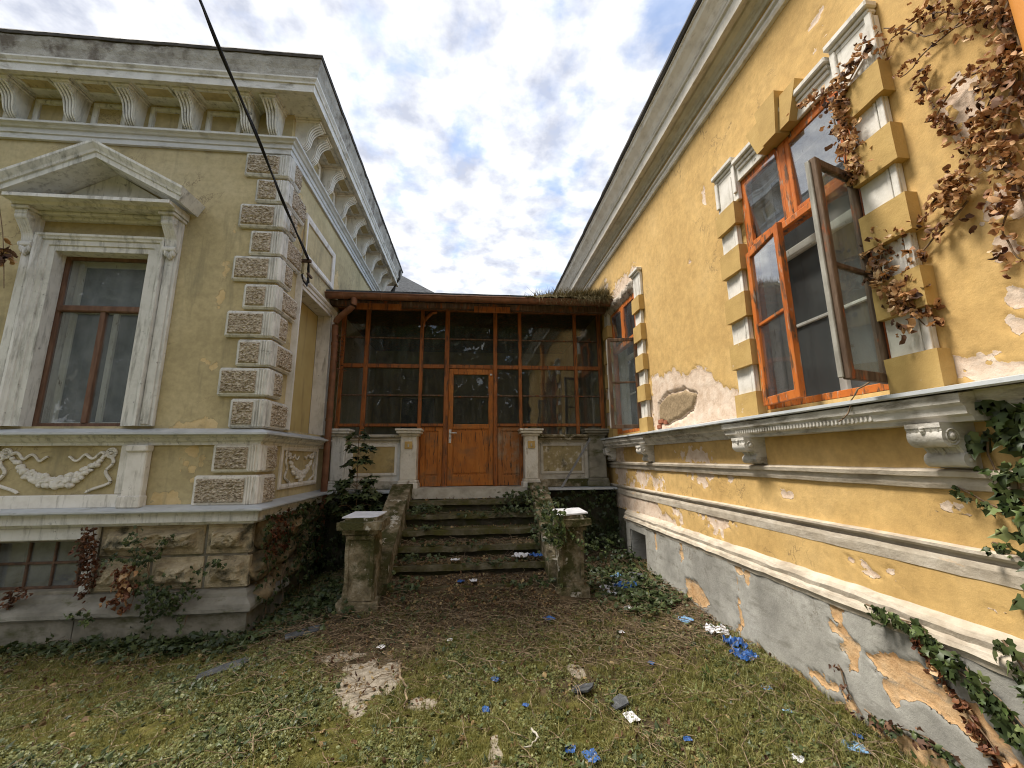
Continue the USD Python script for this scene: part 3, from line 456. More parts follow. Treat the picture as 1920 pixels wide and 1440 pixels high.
# horizontal courses round the corner
PATH = lambda z=0: [(-9, 4.85, z), (-2.4, 4.85, z), (-2.4, 10.2, z)]
UPZ = (0, 0, 1)
def course(parent, name, prof, m, path=None, jit=0.003, step=0.12, **k):
    b = B(); b.sweep(prof, path or PATH(), UPZ, step=step, jit=jit); return put(parent, name, b, m, **k)
course(LW, 'architrave', [(0, 5.47), (0.035, 5.47), (0.035, 5.535), (0.05, 5.54), (0.05, 5.60), (0.07, 5.605), (0.09, 5.625), (0.12, 5.635), (0.125, 5.657), (0.02, 5.665), (0, 5.665)], mat('grey_white_band', [(0.25, (0.42, 0.42, 0.41)), (0.5, (0.55, 0.55, 0.54)), (0.8, (0.62, 0.62, 0.61))], 5, bump=(50, 0.3, 0.006), second=((0.26, 0.25, 0.22), 3.0, 0.56, 0.76, (1, 1, 4))))
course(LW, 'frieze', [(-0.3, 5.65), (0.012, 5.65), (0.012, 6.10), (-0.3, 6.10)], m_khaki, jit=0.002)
course(LW, 'soffit', [(0.0, 6.075), (0.40, 6.075), (0.40, 6.12), (0.0, 6.12)], m_greyw)
course(LW, 'corona', [(0.30, 6.122), (0.36, 6.05), (0.41, 6.05), (0.41, 6.15), (0.425, 6.155), (0.43, 6.175), (0.455, 6.20), (0.455, 6.22), (0.30, 6.22)], mat('corona_white', [(0.25, (0.46, 0.45, 0.42)), (0.5, (0.60, 0.59, 0.56)), (0.8, (0.68, 0.67, 0.64))], 5, bump=(50, 0.4, 0.01), second=((0.24, 0.22, 0.18), 3.0, 0.52, 0.70, (1.5, 1.5, 4)), third=((0.40, 0.34, 0.25), 7, 0.62, 0.68, V1)))
course(LW, 'crown_moulding', [(0.28, 6.215), (0.45, 6.222), (0.455, 6.26), (0.465, 6.31), (0.485, 6.36), (0.50, 6.42), (0.50, 6.44), (0.28, 6.44)], m_decay, jit=0.012, step=0.05)
course(LW, 'gutter_edge', [(0.28, 6.442), (0.515, 6.442), (0.525, 6.47), (0.515, 6.49), (0.28, 6.50)], m_roofedge, jit=0.006, step=0.1)
b = B(); b.bar(-9, -2.0, 4.46, 10.1, 6.44, 6.495); put(LW, 'roof', b, m_slate)

# modillion brackets
def modillion(fr, u, w=0.16):
    pts = [(0.012, 5.668)] ; n = 16
    for i in range(n + 1):
        t = i / n; pts.append((0.055 + 0.25 * t ** 1.15 + 0.030 * math.sin(2 * math.pi * t), 5.668 + 0.345 * t - 0.02 * math.sin(2 * math.pi * t)))
    pts += [(0.315, 6.03), (0.012, 6.03)]
    b = B(); b.poly(pts, u - w / 2, u + w / 2, fr)
    rib = [(n_ + 0.017, v_ - 0.012) for n_, v_ in pts[1:-2]] + [(n_ - 0.01, v_ + 0.02) for n_, v_ in pts[1:-2]][::-1]
    for k in range(4):
        c = u - w / 2 + w * (k + 0.5) / 4; b.poly(rib, c - 0.0105, c + 0.0105, fr)
    c0 = fr(u, 0, 0)
    for i, v in enumerate(b.v): a = (v - c0) @ fr.U; b.v[i] = v + np.multiply.outer(a * (-0.34 + 0.34 * np.clip((v[:, 2] - 5.66) / .34, 0, 1)), fr.U)
    b.bar(u - w / 2 - 0.02, u + w / 2 + 0.02, 6.03, 6.06, 0.012, 0.335, fr, 0.008); b.bar(u - w / 2 - 0.035, u + w / 2 + 0.035, 6.06, 6.078, 0.012, 0.35, fr, 0.005)
    return b
def frieze_panel(fr, u0, u1):
    b = B(); sg = 1 if np.dot(np.cross(fr.V, fr.N), -fr.U) > 0 else -1
    b.sweep([(-0.03, 0.0), (-0.03, 0.025), (0.0, 0.035), (0.025, 0.03), (0.03, 0)], [fr(u0, 5.71, 0.01), fr(u0, 6.0, 0.01), fr(u1, 6.0, 0.01), fr(u1, 5.71, 0.01)], fr.N, sign=sg, closed=True)
    return b
def coffer(fr, u0, u1):
    b = B(); b.bar(u0 - 0.03, u1 + 0.03, 6.058, 6.0755, 0.12, 0.16, fr); b.bar(u0 - 0.03, u1 + 0.03, 6.058, 6.0755, 0.28, 0.32, fr); b.bar(u0 - 0.03, u0, 6.058, 6.0755, 0.16, 0.28, fr); b.bar(u1, u1 + 0.03, 6.058, 6.0755, 0.16, 0.28, fr)
    return b
fus = [-7.54, -6.88, -6.22, -5.56, -4.90, -4.24, -3.57, -2.88, -2.57]
sus = [4.98, 5.25, 5.88, 6.53, 7.18, 7.85, 8.55, 9.22, 9.75]
for fr, L in ((FL, fus), (FS, sus)):
    for i, u in enumerate(L):
        put(LW, 'bracket', modillion(fr, u), m_greyw if fr is FL else m_white)
        if i + 1 < len(L) and L[i + 1] - u > 0.5:
            put(LW, 'frieze_panel', frieze_panel(fr, u + 0.16, L[i + 1] - 0.16), m_greyw if fr is FL else m_white)
            q = put(LW, 'soffit_coffer', coffer(fr, u + 0.18, L[i + 1] - 0.18), m_greyw); put(q, 'coffer_panel', B().bar(u + .18, L[i + 1] - .18, 6.068, 6.0752, .16, .28, fr), m_khaki)

# window with its surround and pediment
surround(LW, 'window_surround', FL, WU0, WU1, WV0, WV1, [(-0.012, -0.10), (-0.012, 0.035), (0.05, 0.037), (0.055, 0.05), (0.115, 0.052), (0.12, 0.066), (0.14, 0.075), (0.155, 0.09), (0.18, 0.092), (0.185, 0.0)], m_greyw)
for u0, u1 in ((WU0 - 0.32, WU0 - 0.186), (WU1 + 0.186, WU1 + 0.32)):
    b = B(); b.bar(u0, u1, 1.98, 4.44, 0, 0.05, FL, 0.006); b.bar(u0 + 0.015, u1 - 0.03, 2.0, 3.98, 0.05, 0.062, FL, 0.006)
    put(LW, 'pilaster_strip', b, m_greyw)
PC, PH = -4.345, 0.92
def console(fr, u, vtop, vbot, out, w, beads=False):
    H = vtop - vbot; c1 = Point(out * 0.72, vtop - 0.29 * out - 0.012).buffer(out * 0.27, 20); c2 = Point(0.34 * out, vbot + 0.16 * out + 0.01).buffer(0.17 * out, 16)
    s = [(0, vtop), (out, vtop), (out * 1.0, vtop - 0.1 * H)]
    for i in range(13):
        t = i / 12; s.append((out * (0.98 - 0.56 * smooth01(0, 0.9, t)), vtop - 0.12 * H - t * 0.66 * H))
    s += [(0.30 * out, vbot + 0.03), (0.1 * out, vbot), (0, vbot)]
    pg = unary_union([Polygon(s).buffer(0), c1, c2]).buffer(0.002).intersection(sbox(0.0, vbot - 0.05, out * 1.2, vtop))
    b = B(); b.poly(pg, u - w / 2, u + w / 2, fr)
    for c, r in ((c1.centroid, out * 0.10), (c2.centroid, out * 0.07)):
        for sx in (-1, 1):
            m = trimesh.creation.icosphere(subdivisions=2).vertices * np.array([0.012, r, r]); f = trimesh.creation.icosphere(subdivisions=2).faces
            b.add(fr(u + sx * w / 2 + m[:, 0], c.y + m[:, 1], c.x + m[:, 2]), f)
            an = np.linspace(0, 3.6 * math.pi, 44); rr = np.linspace(r * 0.9, r * 2.3, 44)
            b.tube(fr(np.full(44, u + sx * (w / 2 + 0.001)), c.y + rr * np.sin(an), c.x + rr * np.cos(an)), 0.004, 4)
    for k in range(5):                                              # reeds down the face
        uu = u - w / 2 + w * (k + 0.5) / 5
        p = [(x, y) for x, y in s[2:-3]]; b.tube(fr(np.full(len(p), uu), np.array([q[1] for q in p]), np.array([q[0] for q in p]) - 0.002), 0.045 * w + 0.002, 5)
    m = trimesh.creation.cylinder(radius=0.19 * out, height=w * 1.08, sections=20); v = m.vertices; b.add(fr(u + v[:, 2], c2.centroid.y + v[:, 0], 0.36 * out + v[:, 1]), m.faces)
    if beads:
        ic = trimesh.creation.icosphere(subdivisions=1)
        for k in range(15):
            t = k / 14; x, y = out * (0.98 - 0.56 * smooth01(0, .9, t)) + 0.010, vtop - 0.12 * H - t * 0.66 * H
            b.add(fr(u + ic.vertices[:, 0] * 0.010, y + ic.vertices[:, 1] * 0.010, x + ic.vertices[:, 2] * 0.010), ic.faces)
    return b
def acanthus(fr, u, v, out, w):
    b = B(); rr = np.random.default_rng(int(abs(u * 100)))
    for k in range(5):
        p = blob((0, 0, 0), (w * 0.16, 0.055, 0.03), rr, 0.2, 1); b.add(fr(u + (k - 2) * w * 0.18 + p[0][:, 0], v - 0.02 * abs(k - 2) * -1 + p[0][:, 1], out + p[0][:, 2]), p[1])
    return b
for u in (WU0 - 0.253, WU1 + 0.253):
    q = put(LW, 'console', console(FL, u, 4.43, 4.02, 0.20, 0.125), m_greyw, smooth=35); put(q, 'leaf_drop', acanthus(FL, u, 3.98, 0.075, 0.12), m_greyw, smooth=True)
    b = B(); b.bar(u - 0.09, u + 0.09, 4.432, 4.47, 0.0, 0.23, FL, 0.01); put(LW, 'console_block', b, m_greyw)
b = B(); b.bar(WU0 - 0.19, WU1 + 0.19, 4.40, 4.432, 0, 0.06, FL); b.bar(WU0 - 0.19, WU1 + 0.19, 4.432, 4.47, 0, 0.12, FL, 0.012); put(LW, 'window_frieze_moulding', b, m_greyw)
PB = [(0.0, 4.472), (0.24, 4.472), (0.25, 4.50), (0.34, 4.505), (0.34, 4.545), (0.0, 4.56)]
b = B(); b.sweep([(n_ , v_) for n_, v_ in PB], [FL(PC - PH + 0.06, 0, 0) + np.array([0, 0.0, 0]), FL(PC + PH - 0.06, 0, 0)], UPZ, caps=True); put(LW, 'pediment_base', b, m_greyw)
ap = 0.50
def rake(sx):
    """raking cornice: profile stands square on the slope"""
    a, c = FL(PC + sx * (PH + 0.03), 4.545), FL(PC, 4.545 + ap); t = (c - a) / np.linalg.norm(c - a); upv = np.array([-t[2] * sx, 0, abs(t[0])]) if sx > 0 else np.array([-t[2], 0, t[0]])
    upv = np.cross(np.array([0, -1.0, 0]), t); upv *= np.sign(upv[2])
    prof = [(0.0, 0.0), (0.33, 0.0), (0.335, 0.055), (0.35, 0.06), (0.36, 0.085), (0.40, 0.13), (0.405, 0.155), (0.0, 0.16)]
    v = []
    for P, cut in ((a, 0), (c, 1)):
        for n_, h in prof:
            q = P + np.array([0, -n_, 0]) + upv * h
            if cut: q = q + t * ((PC - q[0]) / t[0])                  # mitre at the apex
            v.append(q)
    m = len(prof); f = [[i, (i + 1) % m, m + (i + 1) % m, m + i] for i in range(m)]; f += [[0, i, i + 1, i + 1] for i in range(1, m - 1)]
    return np.array(v), np.array(f)
b = B(); b.add(*rake(-1)); b.add(*rake(1)); put(LW, 'raking_cornice', b, m_greyw)
b = B(); b.poly([(PC - PH + 0.1, 4.56), (PC + PH - 0.1, 4.56), (PC, 4.545 + ap)], 0.02, 0.03, FL, 'uv'); put(LW, 'tympanum', b, m_greyw)

def casement(parent, fr, u0, u1, v0, v1, n, m_wood, m_gl, vt=None, mull=None, fw_=0.05, d=0.05, extra=(), name='window', hbars=()):
    """frame with transom, mullion and glass; returns its path"""
    b = B(); b.bar(u0, u0 + fw_, v0, v1, n - d, n, fr); b.bar(u1 - fw_, u1, v0, v1, n - d, n, fr); b.bar(u0 + fw_, u1 - fw_, v1 - fw_, v1, n - d, n - .002, fr); b.bar(u0 + fw_, u1 - fw_, v0, v0 + fw_, n - d, n - .002, fr)
    w = put(parent, name, b, m_wood); lo = vt if vt else v1 - fw_
    if vt: b = B(); b.bar(u0 + fw_ - 0.02, u1 - fw_ + 0.02, vt, vt + 0.075, n - d, n + 0.02, fr, 0.012); put(w, 'transom', b, m_wood)
    if mull: b = B(); b.bar(mull - 0.028, mull + 0.028, v0 + fw_, lo, n - d, n + 0.008, fr); put(w, 'mullion', b, m_wood)
    xs = [u0 + fw_, u1 - fw_] if not mull else [u0 + fw_, mull, u1 - fw_]
    for z in hbars: b = B(); b.bar(u0 + fw_, u1 - fw_, z - 0.012, z + 0.012, n - d + 0.01, n - 0.005, fr); put(w, 'glazing_bar', b, m_wood)
    for a, c in zip(xs[:-1], xs[1:]): b = B(); b.bar(a, c, v0 + fw_, lo, n - d * 0.55, n - d * 0.55 + 0.003, fr, 0.0005); put(w, 'pane', b, m_gl)
    if vt: b = B(); b.bar(u0 + fw_, u1 - fw_, vt + 0.07, v1 - fw_, n - d * 0.55, n - d * 0.55 + 0.003, fr, 0.0005); put(w, 'pane', b, m_gl)
    return w
casement(LW, FL, WU0, WU1, WV0, WV1, -0.11, m_brownwood, m_glass_l, vt=3.33, mull=-4.35, fw_=0.045)
iw = casement(LW, FL, WU0 + 0.02, WU1 - 0.02, WV0, WV1, -0.26, m_whitewood, m_glass_d, vt=3.36, mull=-4.33, fw_=0.07, name='inner_window', hbars=())
b = B(); b.bar(WU0 - 0.3, WU0 + 0.005, 1.98, 4.1, -0.55, -0.101, FL); b.bar(WU1 - 0.005, WU1 + 0.3, 1.98, 4.1, -0.55, -0.101, FL); b.bar(WU0 - 0.1, WU1 + 0.1, 4.02, 4.2, -0.55, -0.101, FL); b.bar(WU0, WU1, 1.9, 1.985, -0.55, -0.101, FL)
put(LW, 'window_reveal', b, m_greyw)
b = B(); b.bar(-4.30, -3.86, 1.98, 3.1, -0.52, -0.48, FL); b.bar(-4.26, -3.9, 2.9, 3.02, -0.478, -0.47, FL); put(LW, 'flaking_shutter', b, m_flake, label='flaking grey shutter leaf inside the window')
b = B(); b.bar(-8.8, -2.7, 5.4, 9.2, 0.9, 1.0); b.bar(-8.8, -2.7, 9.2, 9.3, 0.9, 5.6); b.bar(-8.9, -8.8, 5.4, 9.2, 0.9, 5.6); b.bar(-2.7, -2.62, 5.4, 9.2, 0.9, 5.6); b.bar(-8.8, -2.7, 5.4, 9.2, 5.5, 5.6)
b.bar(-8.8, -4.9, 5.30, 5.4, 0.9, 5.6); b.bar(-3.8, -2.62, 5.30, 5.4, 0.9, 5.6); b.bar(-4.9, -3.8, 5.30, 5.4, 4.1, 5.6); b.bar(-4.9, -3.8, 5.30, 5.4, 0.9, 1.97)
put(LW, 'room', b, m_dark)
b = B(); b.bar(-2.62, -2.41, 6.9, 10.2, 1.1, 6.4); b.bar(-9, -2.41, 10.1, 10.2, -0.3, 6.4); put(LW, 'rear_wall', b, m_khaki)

# sill course, apron panels with festoons, base band, plinth
course(LW, 'sill_ledge', [(0, 1.955), (0, 1.90), (0.135, 1.875), (0.145, 1.885), (0.145, 1.905)], m_zinc)
course(LW, 'sill_moulding', [(0, 1.77), (0.025, 1.77), (0.03, 1.80), (0.06, 1.82), (0.075, 1.85), (0.10, 1.86), (0.105, 1.884), (0, 1.90)], m_greyw, path=[(-9, 4.85, 0), (-2.4, 4.85, 0), (-2.4, 7.0, 0)])
b = B(); b.bar(-5.3, -3.70, 1.115, 1.255, 0, 0.055, FL, 0.012); b.bar(-3.80, -3.71, 1.257, 1.77, 0, 0.04, FL, 0.008); b.bar(-5.1, -5.01, 1.257, 1.77, 0, 0.04, FL, 0.008); b.bar(-9, -5.3, 1.115, 1.255, 0, 0.055, FL)
put(LW, 'apron_band', b, m_white)
b = B(); b.bar(-3.70, -3.50, 1.115, 1.77, 0, 0.085, FL, 0.012); b.bar(-3.715, -3.485, 1.115, 1.24, 0, 0.11, FL, 0.012); b.bar(-3.71, -3.49, 1.70, 1.772, 0, 0.105, FL, 0.012); put(LW, 'apron_pilaster', b, m_white)
def festoon(fr, uc, v0, v1, w, parent, seed):
    rr = np.random.default_rng(seed); b = B(); n = 46
    H = v1 - v0; s = w / 1.15
    for k in range(n):
        t = k / (n - 1); u = uc + (t - 0.5) * w * 0.80; sag = H * 0.60 * (1 - (2 * t - 1) ** 2); th = (0.35 + 0.65 * math.sin(math.pi * t)) * s
        for _ in range(1 + int(4.2 * math.sin(math.pi * t))):
            du, dv = rr.normal(0, 0.018 * th), rr.normal(0, 0.026 * th); r = rr.uniform(0.018, 0.040) * (0.45 + 0.55 * th)
            m = blob((0, 0, 0), (r * rr.uniform(0.8, 1.5), r, r * 0.9), rr, 0.25, 1); b.add(fr(u + du + m[0][:, 0], v1 - 0.09 * s - sag + dv + m[0][:, 1], 0.012 + m[0][:, 2]), m[1])
    g = put(parent, 'festoon', b, m_white, smooth=50)
    for sx in (-1, 1):
        b = B(); c = (uc + sx * w * 0.45, v1 - 0.06 * s)
        for r in (0.05 * s, 0.032 * s): b.tube(fr(c[0] + r * np.cos(np.linspace(0, 6.4, 20)), c[1] + r * np.sin(np.linspace(0, 6.4, 20)), np.full(20, 0.012)), 0.011 * s, 5)
        m = blob((0, 0, 0), (0.016 * s, 0.016 * s, 0.02), rr, 0, 1); b.add(fr(c[0] + m[0][:, 0], c[1] + m[0][:, 1], 0.012 + m[0][:, 2]), m[1]); put(g, 'rosette', b, m_white, smooth=50)
        b = B(); t = np.linspace(0, 1, 40)                            # ribbon along the top and down the side
        u = uc + sx * w * (0.40 - 0.31 * t); v = v1 - 0.075 * s - 0.05 * s * t + 0.028 * s * np.sin(t * 14); b.tube(fr(u, v, 0.012 + 0.006 * np.cos(t * 14)), 0.017 * s * (1 - 0.3 * t), 5)
        v = v1 - 0.10 * s - t * H * 0.80; u = uc + sx * (w * 0.455 + 0.03 * s * np.sin(t * 11) - w * 0.14 * smooth01(0.7, 1, t)); b.tube(fr(u, v, np.full(40, 0.012)), 0.017 * s, 5)
        put(g, 'ribbon', b, m_white, smooth=50)
festoon(FL, -4.42, 1.28, 1.75, 1.14, LW, 3)
festoon(FS, 6.0, 1.28, 1.73, 1.0, LW, 4)
b = B(); sg = 1 if np.dot(np.cross(FS.V, FS.N), -FS.U) > 0 else -1
b.sweep([(-0.03, 0), (-0.03, 0.02), (0, 0.03), (0.03, 0.02), (0.03, 0)], [FS(5.40, 1.27), FS(5.40, 1.75), FS(6.56, 1.75), FS(6.56, 1.27)], FS.N, sign=sg, closed=True); put(LW, 'apron_panel_frame', b, m_white)
course(LW, 'plinth_ledge', [(0, 1.125), (0.175, 1.07), (0.182, 1.08), (0.182, 1.095), (0, 1.135)], m_zinc, path=[(-9, 4.85, 0), (-2.4, 4.85, 0), (-2.4, 7.0, 0)])
course(LW, 'plinth_fascia', [(0, 0.93), (0.05, 0.93), (0.06, 0.955), (0.12, 0.965), (0.125, 1.07), (0, 1.10)], m_greyw, path=[(-9, 4.85, 0), (-2.4, 4.85, 0), (-2.4, 7.0, 0)], jit=0.006)
CW = (-4.95, -3.98, 0.30, 0.80)
wall(LW, 'plinth_wall', FL, np.concatenate([np.arange(-9, -5, 0.3), np.arange(-5, -2.4, 0.05), [-2.4]]), np.arange(-0.4, 0.96, 0.05), m_base, [CW], bulge=0.01)
U, V, f = grid(FS, np.arange(4.85, 7.4, 0.05), np.arange(-0.4, 1.0, 0.05)); put(LW, 'side_plinth_wall', (FS(U, V, 0 * U - 0.02), f), m_base)
b = B(); b.bar(CW[0] - 0.05, CW[1] + 0.10, 0.802, 0.93, 0, 0.055, FL, 0.01); b.bar(CW[1], CW[1] + 0.10, 0.28, 0.80, 0, 0.05, FL, 0.01); b.bar(CW[0] - 0.1, CW[0], 0.28, 0.80, 0, 0.05, FL, 0.01); put(LW, 'cellar_window_frame', b, m_greyw)
b = B(); b.bar(CW[0] - .02, CW[1] + .02, 0.78, 0.83, -0.4, -0.002, FL); b.bar(CW[1] - .005, CW[1] + .02, 0.28, 0.82, -0.4, -0.003, FL); b.bar(CW[0] - .02, CW[0] + .005, 0.28, 0.82, -0.4, -0.003, FL); b.bar(CW[0] - .02, CW[1] + .02, 0.26, 0.302, -0.4, -0.002, FL)
put(LW, 'cellar_window_reveal', b, m_base)
cw = put(LW, 'cellar_window', (lambda b: (b.bar(CW[0], CW[0] + .03, .3, .8, -.12, -.09, FL), b.bar(CW[1] - .03, CW[1], .3, .8, -.12, -.09, FL), b.bar(CW[0] + .03, CW[1] - .03, .77, .8, -.12, -.091, FL), b.bar(CW[0] + .03, CW[1] - .03, .3, .33, -.12, -.091, FL), b)[-1])(B()), m_iron)
for u in (-4.62, -4.37, -4.12): put(cw, 'glazing_bar', B().bar(u - .011, u + .011, .33, .77, -.115, -.085, FL), m_iron)
put(cw, 'glazing_bar', B().bar(CW[0] + .03, CW[1] - .03, .545, .57, -.112, -.088, FL), m_iron)
put(cw, 'pane', B().bar(CW[0] + .03, CW[1] - .03, .33, .77, -.107, -.104, FL, 0.0005), m_glass_l)
put(LW, 'cellar_room', B().bar(-5.2, -3.8, 0.0, 0.95, -1.5, -0.42, FL), m_black)  # black block in place of an unlit cellar
course(LW, 'plinth_torus', [(0, 0.27), (0.03, 0.265), (0.06, 0.24), (0.065, 0.20), (0.10, 0.175), (0.135, 0.15), (0.15, 0.115), (0.145, 0.08), (0.12, 0.062), (0, 0.062)], mat('torus_stone', [(0.25, (0.13, 0.12, 0.095)), (0.5, (0.23, 0.215, 0.175)), (0.75, (0.33, 0.31, 0.26))], 4, bump=(30, 0.5, 0.012), second=((0.095, 0.095, 0.035), 3, 0.54, 0.66, (1, 1, 2))), path=[(-9, 4.85, 0), (-2.4, 4.85, 0), (-2.4, 5.6, 0)], jit=0.012, step=0.05)
for x0, x1 in ((-9, -6.2), (-6.19, -3.925), (-3.915, -2.30)):
    U, V, f = grid(FL, np.linspace(x0, x1, max(3, int((x1 - x0) / 0.04))), np.linspace(-0.4, 0.06, 12)); n = 0.10 + 0.02 * (meshkit.fbm(np.stack([U * 5, V * 5, U * 0], -1), 4, 3) - 0.5)
    b = B(); b.add(FL(U, V, n), f); b.bar(x0, x1, -0.4, 0.062, 0, 0.092, FL, 0.01); put(LW, 'base_stone', b, m_base, smooth=40)
U, V, f = grid(FS, np.linspace(4.74, 5.6, 20), np.linspace(-0.4, 0.06, 10)); put(LW, 'base_stone', B().add(FS(U, V, 0.10 + 0.02 * (meshkit.fbm(np.stack([U * 5, V * 5, U * 0], -1), 4, 3) - 0.5)), f), m_base, smooth=True)
def rockface(fr, u0, u1, v0, v1, n0, amp, seed, mrg=0.055, sp=0.018):
    U, V, f = grid(fr, np.linspace(u0, u1, max(6, int((u1 - u0) / sp))), np.linspace(v0, v1, max(6, int((v1 - v0) / sp))))
    e = np.minimum(np.minimum(U - u0, u1 - U), np.minimum(V - v0, v1 - V)); ed = smooth01(mrg * 0.8, mrg + 0.035, e); rim = smooth01(0, 0.01, e)
    p = np.stack([U * 4.5, V * 5.5, np.full(U.shape, seed * 5.3)], -1); h = meshkit.fbm(p, 5, seed); cr = np.abs(meshkit.fbm(p * 1.6 + 9, 4, seed + 2) - 0.5) * 2; st_ = np.floor(meshkit.fbm(p * 1.1 + 3, 3, seed + 5) * 7) / 7
    n = n0 + rim * 0.012 + ed * amp * (0.45 * h + 0.55 * (1 - cr) + 0.7 * st_ - 0.45)
    return fr(U, V, n), f
def fieldstone(fr, u, v, ru, rv, d, seed):
    rr = np.random.default_rng(seed); m = blob((0, 0, 0), (ru, rv, d), rr, 0.45, 3); return fr(u + m[0][:, 0], v + m[0][:, 1], m[0][:, 2]), m[1]
for i, (x0, x1, z0, z1) in enumerate([(-3.86, -2.85, 0.625, 0.925), (-2.82, -2.37, 0.625, 0.925), (-3.86, -3.36, 0.285, 0.60), (-3.33, -2.83, 0.285, 0.60), (-2.80, -2.37, 0.285, 0.60), (-7.2, -6.2, 0.625, 0.925), (-6.15, -5.1, 0.625, 0.925)]):
    b = B().bar(x0, x1, z0, z1, -0.05, 0.018, FL, 0.008); b.add(*rockface(FL, x0 + .006, x1 - .006, z0 + .006, z1 - .006, 0.012, 0.15, i)); put(LW, 'rusticated_block', b, m_rock, smooth=18)
fs = [(5.12, .78, .16, .17), (5.45, .80, .17, .13), (5.8, .78, .18, .14), (6.15, .80, .16, .12), (5.05, .45, .20, .14), (5.4, .50, .16, .15), (5.72, .50, .15, .13), (6.05, .53, .18, .13), (5.1, .16, .2, .14), (5.5, .22, .2, .13), (5.88, .25, .17, .12), (6.25, .25, .2, .13), (6.45, .55, .19, .13), (6.5, .82, .18, .13)]
for i, (u, v, ru, rv) in enumerate(fs): put(LW, 'fieldstone', fieldstone(FS, u, v, ru, rv, 0.12 + 0.03 * (i % 3), i), m_ochrock, smooth=30)
#%%PART3
# ================================================================== RIGHT HOUSE
def stone_box(x0, x1, y0, y1, z0, z1, seed, amp=0.02, sp=0.05):
    m = trimesh.creation.box(extents=(x1 - x0, y1 - y0, z1 - z0)); m = m.subdivide_to_size(sp * 1.6, max_iter=12); v = m.vertices + np.array([(x0 + x1) / 2, (y0 + y1) / 2, (z0 + z1) / 2])
    m.merge_vertices(); v = m.vertices + np.array([(x0 + x1) / 2, (y0 + y1) / 2, (z0 + z1) / 2])
    d = np.stack([meshkit.fbm(v * 5 + 17 * k + seed, 4, k + seed) for k in range(3)], -1) - .5
    return v + 2 * amp * d, m.faces
m_brick = mat('exposed_brick', [(0.3, (0.20, 0.07, 0.04)), (0.6, (0.34, 0.13, 0.07)), (0.8, (0.42, 0.22, 0.14))], 20, bump=(60, 0.6, 0.006))
def jitter(b, a):
    for i, v in enumerate(b.v):
        b.v[i] = v + a * (np.stack([meshkit.noise(v * 7 + 13 * k, k) for k in range(3)], -1) - 0.5) * 2
    return b
RW = thing('right_villa_wing', 'ochre yellow plastered villa wing with open casement windows, right', 'house', (4.5, 4.0, -0.1))
W1 = (2.02, 3.07, 1.97, 4.05); W2 = (5.47, 6.55, 1.97, 4.05)
def st_right(U, V): return 0.85 * smooth01(6.0, 6.9, U) * smooth01(4.15, 4.4, V) * smooth01(5.05, 4.7, V) + 0.9 * smooth01(6.3, 7.2, U) * smooth01(2.2, 1.0, V) * 0.6 + 0.35 * smooth01(1.2, 0.95, V) * smooth01(5.0, 5.8, U)
wall(RW, 'upper_wall', FR, np.concatenate([np.arange(-3, 0.9, 0.3), np.arange(0.9, 7.2, 0.018), np.arange(7.2, 13, 0.2)]), np.arange(1.90, 5.13, 0.02), m_yellow, [W1, W2],
     polys=[[(5.2, 1.9), (5.16, 2.66), (4.8, 2.60), (4.55, 2.64), (4.27, 2.50), (4.02, 2.56), (3.86, 2.50), (3.72, 2.36), (3.40, 2.16), (3.33, 1.92)]],
     blobs=[(1.46, 3.34, .09, .09), (1.44, 3.27, .04, .04), (1.46, 2.72, .05, .14), (1.48, 2.52, .05, .07), (1.47, 2.31, .04, .07), (1.50, 2.16, .03, .03), (1.68, 2.03, .10, .05), (1.50, 1.98, .13, .06), (1.52, 3.18, .02, .02), (2.11, 4.55, .03, .06), (2.18, 4.45, .02, .02), (2.13, 4.66, .03, .02), (4.0, 3.75, .01, .012), (3.6, 4.3, .02, .05), (6.0, 4.32, .5, .20), (6.75, 4.45, .10, .25), (5.2, 2.1, .08, .3), (6.9, 2.3, .2, .5)],
     mortar=[(5.02, 2.08), (5.0, 2.27), (4.75, 2.36), (4.35, 2.36), (4.12, 2.27), (4.2, 2.12), (4.5, 2.05), (4.8, 2.01)], stain=st_right, seed=4, rough=0.07, depth=0.009, bulge=0.012)
wall(RW, 'lower_wall', FR, np.concatenate([np.arange(-3, 1.1, 0.3), np.arange(1.1, 7.2, 0.02), np.arange(7.2, 13, 0.3)]), np.arange(1.13, 1.92, 0.02), m_yellow,
     blobs=[(4.25, 1.60, .22, .07), (4.0, 1.54, .09, .06), (4.45, 1.63, .05, .04), (4.0, 1.42, .25, .06), (3.75, 1.45, .10, .03), (4.1, 1.33, .12, .05), (5.7, 1.32, .2, .10), (5.2, 1.28, .14, .06), (6.5, 1.4, .25, .25), (6.1, 1.2, .2, .08), (3.0, 1.30, .03, .02), (6.5, 1.65, .2, .2), (1.9, 1.33, .03, .02)], stain=st_right, seed=5, rough=0.07, depth=0.008)
FR2 = Frame((2.375, 0, 0), (0, 1, 0), (-1, 0, 0))
wall(RW, 'base_wall', FR2, np.concatenate([np.arange(-3, 1.1, 0.3), np.arange(1.1, 7.2, 0.02), np.arange(7.2, 13, 0.3)]), np.arange(0.80, 1.10, 0.02), m_yellow,
     polys=[[(7.2, .78), (7.2, 1.12), (5.9, 1.10), (5.2, 1.0), (4.95, .80)]], blobs=[(4.75, .98, .10, .08), (4.6, .90, .05, .08), (3.9, 1.0, .14, .06), (3.86, .95, .08, .08), (3.0, 1.07, .04, .02), (5.0, .83, .3, .05), (2.4, .95, .05, .01), (2.35, .90, .04, .01), (1.75, .88, .02, .02)], stain=st_right, seed=6, rough=0.08, depth=0.012)
RP = lambda a=13, c=-3: [(2.4, a, 0), (2.4, c, 0)]
